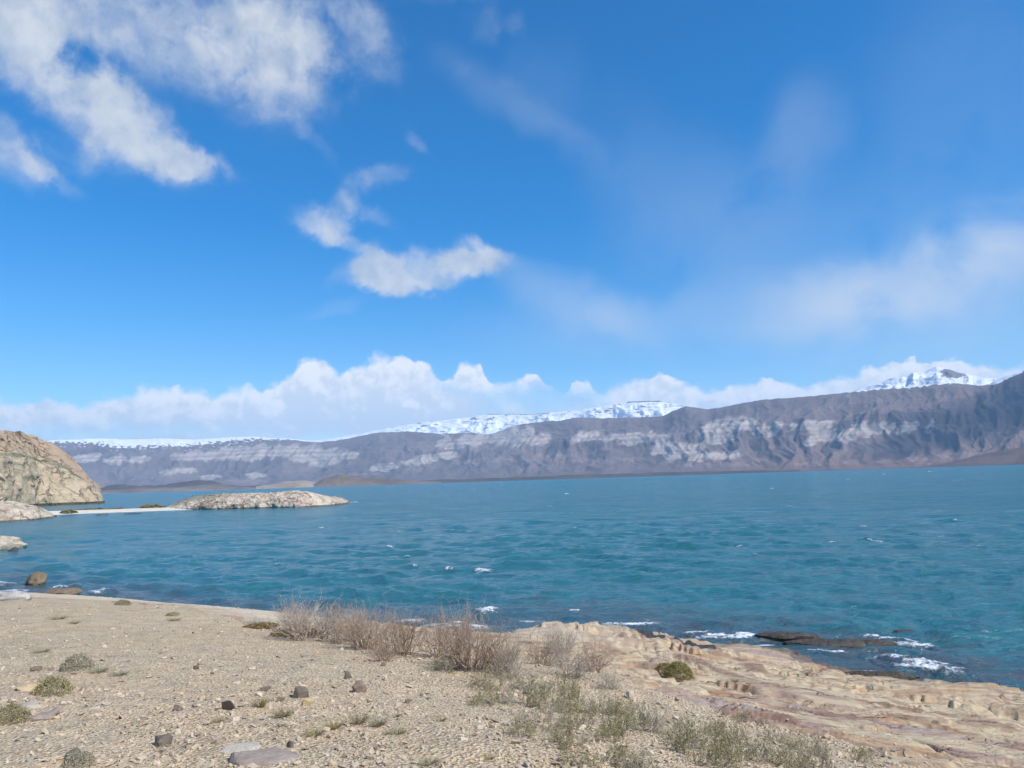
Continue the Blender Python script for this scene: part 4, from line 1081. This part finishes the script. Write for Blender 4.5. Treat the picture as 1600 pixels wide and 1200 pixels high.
def grow(rg, n_stem, spread, height, lean=.8, side=3, rad=.0035, wig=.25, base=.35, sub=True):
    """unit-radius shrub: wandering stems with side twigs; returns segments, tones, tips"""
    P0, P1, R0, R1, T, tips = [], [], [], [], [], []
    def walk(p, d, length, n_, r, tone, lvl):
        stp = length/n_
        for i in range(n_):
            d = d+rg.normal(size=3)*wig; d[2] += .05; d = d/np.linalg.norm(d)
            q = p+d*stp; rr_ = r*(1-i/n_*.6)
            P0.append(p); P1.append(q); R0.append(rr_); R1.append(rr_*.82); T.append(np.clip(tone+rg.normal()*.08, 0, 1))
            if lvl < (2 if sub else 1) and i > 0:
                for _ in range(rg.integers(1, side+1)):
                    dd_ = d+rg.normal(size=3)*.65; dd_ /= np.linalg.norm(dd_)
                    walk(q, dd_, length*rg.uniform(.25, .5), 3 if lvl == 0 else 2, rr_*.65, tone+.1, lvl+1)
            p = q
        tips.append(p)
    for _ in range(n_stem):
        a = rg.uniform(0, 6.28); rr_ = math.sqrt(rg.uniform())*spread*base
        p = np.array([math.cos(a)*rr_, math.sin(a)*rr_, -.02])
        a2 = a+rg.normal()*.5; ln = lean*rg.uniform(.1, 1.2)
        d = np.array([math.cos(a2)*ln, math.sin(a2)*ln, 1.0]); d /= np.linalg.norm(d)
        walk(p, d, height*rg.uniform(.6, 1.05)*(1+ln*.35), 5, rad*rg.uniform(.7, 1.5), rg.uniform(.1, .75), 0)
    return (np.array(P0), np.array(P1), np.array(R0), np.array(R1)), np.array(T), np.array(tips)


def leaves(rg, pts, per, size, spreadl, mat_, name, long=1.6):
    c = np.repeat(pts, per, 0)+rg.normal(size=(len(pts)*per, 3))*spreadl
    c[:, 2] = np.maximum(c[:, 2], .004)
    n_ = len(c); a = rg.normal(size=(n_, 3)); a[:, 2] = np.abs(a[:, 2])+.3; a /= np.linalg.norm(a, axis=1)[:, None]
    b_ = np.cross(a, rg.normal(size=(n_, 3))); b_ /= np.linalg.norm(b_, axis=1)[:, None]
    s = size*rg.uniform(.6, 1.4, (n_, 1))
    V = np.stack([c-a*s*long*.5, c+b_*s*.32, c+a*s*long*.5, c-b_*s*.32], 1).reshape(-1, 3)
    F_ = (np.arange(n_)*4)[:, None]+np.arange(4)[None]
    return mesh_np(name, V, F_, mat_, False, {'tone': np.repeat(np.clip(rg.beta(2, 2, n_), 0, 1), 4)})


rg = np.random.default_rng(90)
DRY = []
for i, mm in enumerate([m_twig, m_twigr, m_twigr, m_twig]):
    sg, tn_, tp = grow(rg, 72, .55, .56, lean=1.15, side=2, rad=.0074, wig=.22, base=.6)
    DRY.append([('branches', tubes(sg, mm, 'branches', tn_))])
for i in range(2):                                    # low tangled
    sg, tn_, tp = grow(rg, 56, .6, .5, lean=1.9, side=2, rad=.0062, wig=.42)
    DRY.append([('branches', tubes(sg, [m_twigg, m_twigr][i], 'branches', tn_))])
SCR = []
for i, (lm, tm) in enumerate([(m_leafg, m_twigg), (m_leafs, m_twigg), (m_leafo, m_twigg), (m_leafg, m_twig), (m_leafs, m_twig)]):
    sg, tn_, tp = grow(rg, 26, .55, .36, lean=1.5, side=2, rad=.0062, wig=.38, base=.75)
    SCR.append([('branches', tubes(sg, tm, 'branches', tn_)), ('leaves', leaves(rg, sg[1][rg.uniform(size=len(sg[1])) < (.8 if i < 3 else .45)], 3, .019, .016, lm, 'leaves'))])


def dome(rg, n_, lm, name='leaves', h=.6, size=.02):
    p = rg.normal(size=(n_, 3)); p[:, 2] = np.abs(p[:, 2]); p /= np.linalg.norm(p, axis=1)[:, None]
    bump = 1+.28*fbm3(p[:, 0]*2.2, p[:, 1]*2.2, p[:, 2]*2.2, 3, 55); p *= (bump*rg.uniform(.55, 1.0, n_)**.35)[:, None]; p *= np.array([.5, .5, h])
    return leaves(rg, p, 3, size, .012, lm, name)


sg, tn_, tp = grow(rg, 26, .4, .4, lean=1.2, side=2, rad=.004)
CUSH = [[('branches', tubes(sg, m_twigg, 'branches', tn_)), ('leaves', dome(rg, 3000, m_leafo, h=.6, size=.026))],
        [('branches', tubes(sg, m_twigg, 'branches', tn_)), ('leaves', dome(rg, 900, m_leafs, h=.45, size=.03))],
        [('branches', tubes(sg, m_twigg, 'branches', tn_)), ('leaves', dome(rg, 3000, m_moss, h=.16, size=.03))],
        [('branches', tubes(sg, m_twigg, 'branches', tn_)), ('leaves', dome(rg, 800, m_leafg, h=.35, size=.03))]]


def tuft(rg, n_, mm, h=.5, thin=.006):
    a = rg.uniform(0, 6.28, n_); l = rg.uniform(.1, 1.3, n_); r0 = np.sqrt(rg.uniform(size=n_))*.16
    d = np.stack([np.cos(a)*l, np.sin(a)*l, np.ones(n_)], 1); d /= np.linalg.norm(d, axis=1)[:, None]
    p = np.stack([np.cos(a)*r0, np.sin(a)*r0, -.01*np.ones(n_)], 1); ln = (h*rg.uniform(.45, 1.1, n_))[:, None]
    q = p+d*ln*.55; d2 = d*np.array([1.5, 1.5, .75])+rg.normal(size=(n_, 3))*.12; w_ = q+d2*ln*.45
    s_ = (np.concatenate([p, q]), np.concatenate([q, w_]), np.full(2*n_, thin), np.concatenate([np.full(n_, thin*.8), np.full(n_, thin*.2)]))
    tt_ = np.tile(rg.beta(2, 2, n_), 2)
    return [('blades', tubes(s_, mm, 'blades', tt_))]


TUF = [tuft(rg, 150, m_grass, thin=.005), tuft(rg, 150, m_leafg, .42, .005), tuft(rg, 160, m_leafs, .35, .005)]


def plant(parts, name, cat, px, py, wpx, hpx, label, group=None, natw=1.0, nath=.6, seed=0, thick=True):
    x, y, z = hit(px, py)
    d = math.sqrt(x*x+y*y+(H-z)**2)
    sx_ = wpx/F*d/natw; sz_ = hpx/F*d/nath
    e = bpy.data.objects.new(name, None); link(e); e.empty_display_size = .1
    e.location = (x, y+.12*sx_, z); e.rotation_euler = (0, 0, (seed*2.399) % 6.283); e.scale = (sx_, sx_, sz_)
    for pn, me in parts:
        obj(pn, me, e)
    tag(e, label, cat, group); return e


gD = 'dry twiggy bushes along the shore'
D_ = [(0, 482, 1000, 92, 60, 'pale leafless bush at the left end of the bush row, tallest against the water'), (3, 462, 985, 50, 40, 'small pale dry bush on the lake side of the leftmost tall bush'),
      (3, 535, 1004, 72, 50, 'greyish dry bush second from the left in the bush row'), (1, 577, 1014, 80, 60, 'reddish leafless bush third from the left, in the middle of the left bush group'),
      (2, 620, 1024, 74, 66, 'reddish dry bush at the right end of the left bush group'), (5, 600, 1034, 56, 30, 'low reddish twigs at the front of the left bush group'), (3, 552, 990, 46, 34, 'thin pale bush behind the left bush group'),
      (1, 692, 1030, 84, 72, 'tall reddish bush left of the breaking wave and behind the cream rock'), (2, 735, 1046, 90, 86, 'densest reddish leafless bush right of the cream rock'), (1, 778, 1052, 66, 58, 'brown dry bush on the right flank of the densest bush'),
      (4, 800, 1062, 66, 48, 'dull grey tangled bush below the cream sandstone knob'),
      (5, 850, 1040, 76, 46, 'thin reddish bush growing in front of the cream sandstone knob'), (4, 893, 1060, 92, 48, 'dark tangled low bush on the gravel beside the shelf'), (5, 930, 1052, 60, 44, 'sparse brown bush at the right end of the tangled bushes'),
      (3, 880, 1020, 44, 36, 'wiry pale twigs sprouting on the sandstone knob'), (4, 952, 1078, 50, 26, 'flat tangle of grey twigs at the edge of the shelf')]
for i, (k, px, py, w_, h_, lb) in enumerate(D_):
    plant(DRY[k], 'dry_bush', 'bush', px, py, w_*.94, h_*.88, lb, gD, natw=1.15 if k < 4 else 1.5, nath=.66 if k < 4 else .5, seed=i+1)
gS = 'low grey-green scrub on the gravel'
S_ = [(0, 700, 1048, 56, 34, 'green-tinged scrub left below the densest reddish bush'), (3, 765, 1078, 70, 40, 'greyish scrub directly below the reddish bush row'), (2, 757, 1102, 52, 26, 'dark olive scrub on the left edge of the scrub belt'), (4, 812, 1102, 66, 44, 'silver-grey scrub bush in the upper middle of the scrub belt'), (1, 835, 1082, 60, 34, 'pale scrub below the dull grey tangled bush'),
      (0, 862, 1112, 66, 42, 'mid-green scrub bush in the centre of the scrub belt'), (2, 892, 1108, 56, 48, 'yellowish olive scrub bush, brightest in the scrub belt'), (4, 842, 1138, 76, 46, 'greyish purple scrub bush in the lower centre of the belt'), (2, 818, 1152, 46, 24, 'small dark olive scrub at the lower left edge of the belt'),
      (3, 905, 1140, 70, 46, 'twiggy grey scrub right of the lower centre of the belt'), (1, 936, 1118, 66, 40, 'silvery scrub near the pinkish block'), (0, 880, 1166, 66, 40, 'grey-green scrub above the bottom clump'), (0, 968, 1148, 66, 50, 'upright green scrub bush left of the blue-grey one'), (1, 1010, 1142, 66, 44, 'blue-grey scrub bush right of the upright green one'), (3, 975, 1118, 56, 30, 'dry wiry scrub between silvery scrub and the mauve rock'),
      (2, 952, 1160, 48, 34, 'dark olive scrub at the foot of the upright green bush'), (4, 1050, 1150, 60, 30, 'low silver scrub on the mauve rock margin'), (1, 1072, 1168, 60, 36, 'soft grey scrub left of the big bottom tuft bush'), (0, 1100, 1184, 86, 56, 'wide grey-green bush at bottom centre right'), (3, 1150, 1178, 78, 50, 'pale straw-coloured bush right of the wide grey-green bush'), (0, 1135, 1205, 90, 46, 'green bush cut by the bottom edge below the straw-coloured bush'),
      (1, 1195, 1190, 70, 46, 'silvery bush beside the straw-coloured bush'), (2, 972, 1196, 60, 30, 'dark grey-green bush at the bottom edge by a cream stone'), (1, 1000, 1208, 60, 30, 'silver bush touching the bottom edge left of the cream stones'), (2, 905, 1200, 60, 26, 'olive brown scrub at the bottom edge below the belt'), (3, 1238, 1205, 66, 40, 'wiry bush at the bottom edge near the banded rock'), (4, 1278, 1208, 66, 50, 'grey twiggy bush with dark core at the bottom right edge of the gravel'), (2, 1350, 1192, 34, 24, 'small round dark green bush at the rock margin, farthest right'),
      (2, 1160, 1125, 32, 12, 'tiny dark scrub on the mauve rock step'), (0, 1120, 1150, 46, 22, 'small green scrub above the wide grey-green bush'), (3, 1215, 1160, 50, 26, 'dry low scrub on the gravel tongue beside the rock'), (0, 1262, 1178, 50, 24, 'little green scrub on the gravel tongue, nearest the rock')]
for i, (k, px, py, w_, h_, lb) in enumerate(S_):
    plant(SCR[k], 'scrub_bush', 'scrub', px, py, w_*(.7+.3*((i*37) % 10)/10), h_*(.78+.25*((i*53) % 10)/10), lb, gS, natw=1.15, nath=.48, seed=i+40)
plant(CUSH[0], 'cushion_bush', 'bush', 1062, 1060, 42, 21, 'dense yellow-green dome bush alone on the sandstone', natw=1.0, nath=.62, seed=1)
plant(CUSH[0], 'cushion_bush', 'bush', 1040, 1053, 32, 13, 'low yellowish bush touching the left of the dome bush', natw=1.0, nath=.62, seed=2)
plant(CUSH[2], 'plant_mat', 'plant', 460, 994, 74, 10, 'golden brown plant mat at the foot of the leftmost tall bush', natw=1.0, nath=.17, seed=3)
plant(CUSH[2], 'plant_mat', 'plant', 405, 981, 50, 5, 'thin ochre plant mat on the pale rock edge', natw=1.0, nath=.17, seed=4)
plant(CUSH[1], 'cushion_plant', 'plant', 116, 1048, 40, 20, 'whitish grey cushion plant behind the greyish green one at left', natw=1.0, nath=.47, seed=5)
plant(CUSH[3], 'cushion_plant', 'plant', 78, 1086, 46, 20, 'greyish green cushion plant on the left gravel', natw=1.0, nath=.37, seed=6)
plant(CUSH[1], 'cushion_plant', 'plant', 118, 1198, 40, 16, 'pale grey plant in front of the dark stone at bottom left', natw=1.0, nath=.47, seed=7)
plant(CUSH[3], 'cushion_plant', 'plant', 10, 1130, 46, 20, 'olive tuft cut off by the left edge of the picture', natw=1.0, nath=.37, seed=8)
plant(CUSH[3], 'cushion_plant', 'plant', 190, 946, 22, 7, 'small dark green plant on the pale rock rim, left one', natw=1.0, nath=.37, seed=9)
plant(CUSH[3], 'cushion_plant', 'plant', 268, 962, 18, 4, 'tiny green plant behind the gravel, right along the rock rim', natw=1.0, nath=.37, seed=10)
T_ = [(1, 405, 1106, 34, 28, 'green grass tuft left of the dark angular stone'), (0, 440, 1122, 40, 22, 'straw tuft below the flat brown stone'), (0, 560, 1132, 44, 26, 'straw-yellow grass tuft right of the stones'), (2, 590, 1136, 40, 34, 'grey wiry tuft beside the straw-yellow tuft'), (1, 520, 1140, 40, 24, 'grey-green tuft left of the straw-yellow tuft'), (0, 490, 1152, 44, 18, 'flat dry tuft above the dark rough stone'),
      (0, 66, 1072, 26, 20, 'yellowish tuft at the left of the greyish green cushion plant'), (2, 150, 1052, 44, 16, 'grey wispy tuft right of the whitish cushion plant'), (2, 185, 1056, 40, 14, 'low grey wisps farther right of the whitish cushion plant'), (2, 670, 1198, 50, 26, 'greyish tuft at the bottom edge left of centre'), (1, 765, 1190, 22, 14, 'tiny dark tuft near the bottom centre'), (1, 690, 1128, 22, 14, 'small dark tuft in the open gravel right of the grey wiry tuft'),
      (2, 60, 1020, 40, 10, 'flat grey wisps at far left gravel'), (0, 90, 968, 30, 8, 'brown tuft on the gravel just below the pale rim, left'), (1, 115, 975, 20, 7, 'dark little tuft beside the brown tuft below the rim'), (0, 270, 970, 30, 5, 'dry tuft low on the gravel behind the stones'), (0, 1150, 1066, 20, 8, 'little dry tuft on the cream sandstone'), (1, 1170, 1070, 14, 6, 'green sprig in a crack of the cream sandstone'), (0, 620, 1148, 44, 14, 'faded tuft right of the grey wiry tuft'), (0, 340, 1130, 26, 10, 'sparse dry tuft below the reddish brown stone')]
for i, (k, px, py, w_, h_, lb) in enumerate(T_):
    plant(TUF[k], 'grass_tuft', 'grass tuft', px, py, w_, h_*.72, lb, 'grass tufts on the gravel', natw=.9, nath=.5, seed=i+80)


# scrub on the spit
def far_scrub(px, py, w_, h_, lb, i):
    x_, y_ = at([px], [py], .3); d = math.hypot(x_[0], y_[0])
    e = obj('spit_scrub', CUSH_FAR); e.location = (x_[0], y_[0]+3, .1); s = w_/F*d
    e.scale = (s, 3.0, h_/F*d/.62); tag(e, lb, 'scrub', 'scrub patches on the sand spit')


CUSH_FAR = dome(rg, 900, m_leafg, 'spit_scrub', h=.6, size=.12)
for i, a_ in enumerate([(138, 799, 42, 5, 'dark scrub patch on the sand spit, middle one'), (172, 798, 34, 4.5, 'short scrub patch right of the middle one on the spit'), (228, 796, 40, 7, 'tallest scrub patch on the spit nearest the islet'), (95, 802, 22, 5, 'scrub patch at the left root of the sand spit'), (112, 800, 20, 4, 'small scrub patch near the left root of the spit')]):
    far_scrub(*a_, i)

# ------------------------------------------------------------------ haze over the lake
bm = bmesh.new(); bmesh.ops.create_cube(bm, size=1)
hz = bpy.data.meshes.new('haze'); bm.to_mesh(hz); bm.free()
ho = obj('haze', hz); ho.scale = (46000, 46000, 2200); ho.location = (0, 0, 1100-300)
m_h = bpy.data.materials.new('haze'); m_h.use_nodes = True; ht = m_h.node_tree
ht.nodes.remove(ht.nodes['Principled BSDF'])
vp = N(ht, 'ShaderNodeVolumePrincipled'); vp.inputs['Color'].default_value = (0.46, 0.72, 1.0, 1); vp.inputs['Density'].default_value = 4.3e-5; vp.inputs['Anisotropy'].default_value = 0.0
ht.links.new(vp.outputs[0], ht.nodes['Material Output'].inputs['Volume'])
hz.materials.append(m_h); tag(ho, 'thin blue haze between the shore and the mountains', 'haze', kind='stuff')

# clouds standing beyond the right edge of the view; their shade falls on the right-hand slopes
def cloud(cx_, cy_, cz_, rx_, ry_, rz_, seed):
    u_ = np.linspace(0, 2*np.pi, 90); v_ = np.linspace(0, np.pi, 44)
    Uu, Vv_ = np.meshgrid(u_, v_)
    sx_, sy_, sz_ = np.cos(Uu)*np.sin(Vv_), np.sin(Uu)*np.sin(Vv_), np.cos(Vv_)
    k = 1+.45*fbm3(sx_*1.6, sy_*1.6, sz_*1.6, 5, seed, .6)
    zz = sz_
    vv = np.stack([cx_+sx_*k*rx_, cy_+sy_*k*ry_, cz_+zz*k*rz_], -1).reshape(-1, 3)
    o = obj('cloud', mesh_np('cloud', vv, gridfaces(44, 90)[:, ::-1], m_cloud, True)); tag(o, kind='structure')


m_cloud = bpy.data.materials.new('white_cloud'); m_cloud.use_nodes = True; ct = m_cloud.node_tree
ct.nodes.remove(ct.nodes['Principled BSDF']); cvp = N(ct, 'ShaderNodeVolumePrincipled'); cvp.inputs['Color'].default_value = (.97, .98, 1, 1); cvp.inputs['Density'].default_value = .0018
ct.links.new(cvp.outputs[0], ct.nodes['Material Output'].inputs['Volume'])
for cc in [(5800, 4350, 2450, 1500, 750, 330, 5), (6300, 4400, 2480, 1300, 800, 300, 9)]: cloud(*cc)
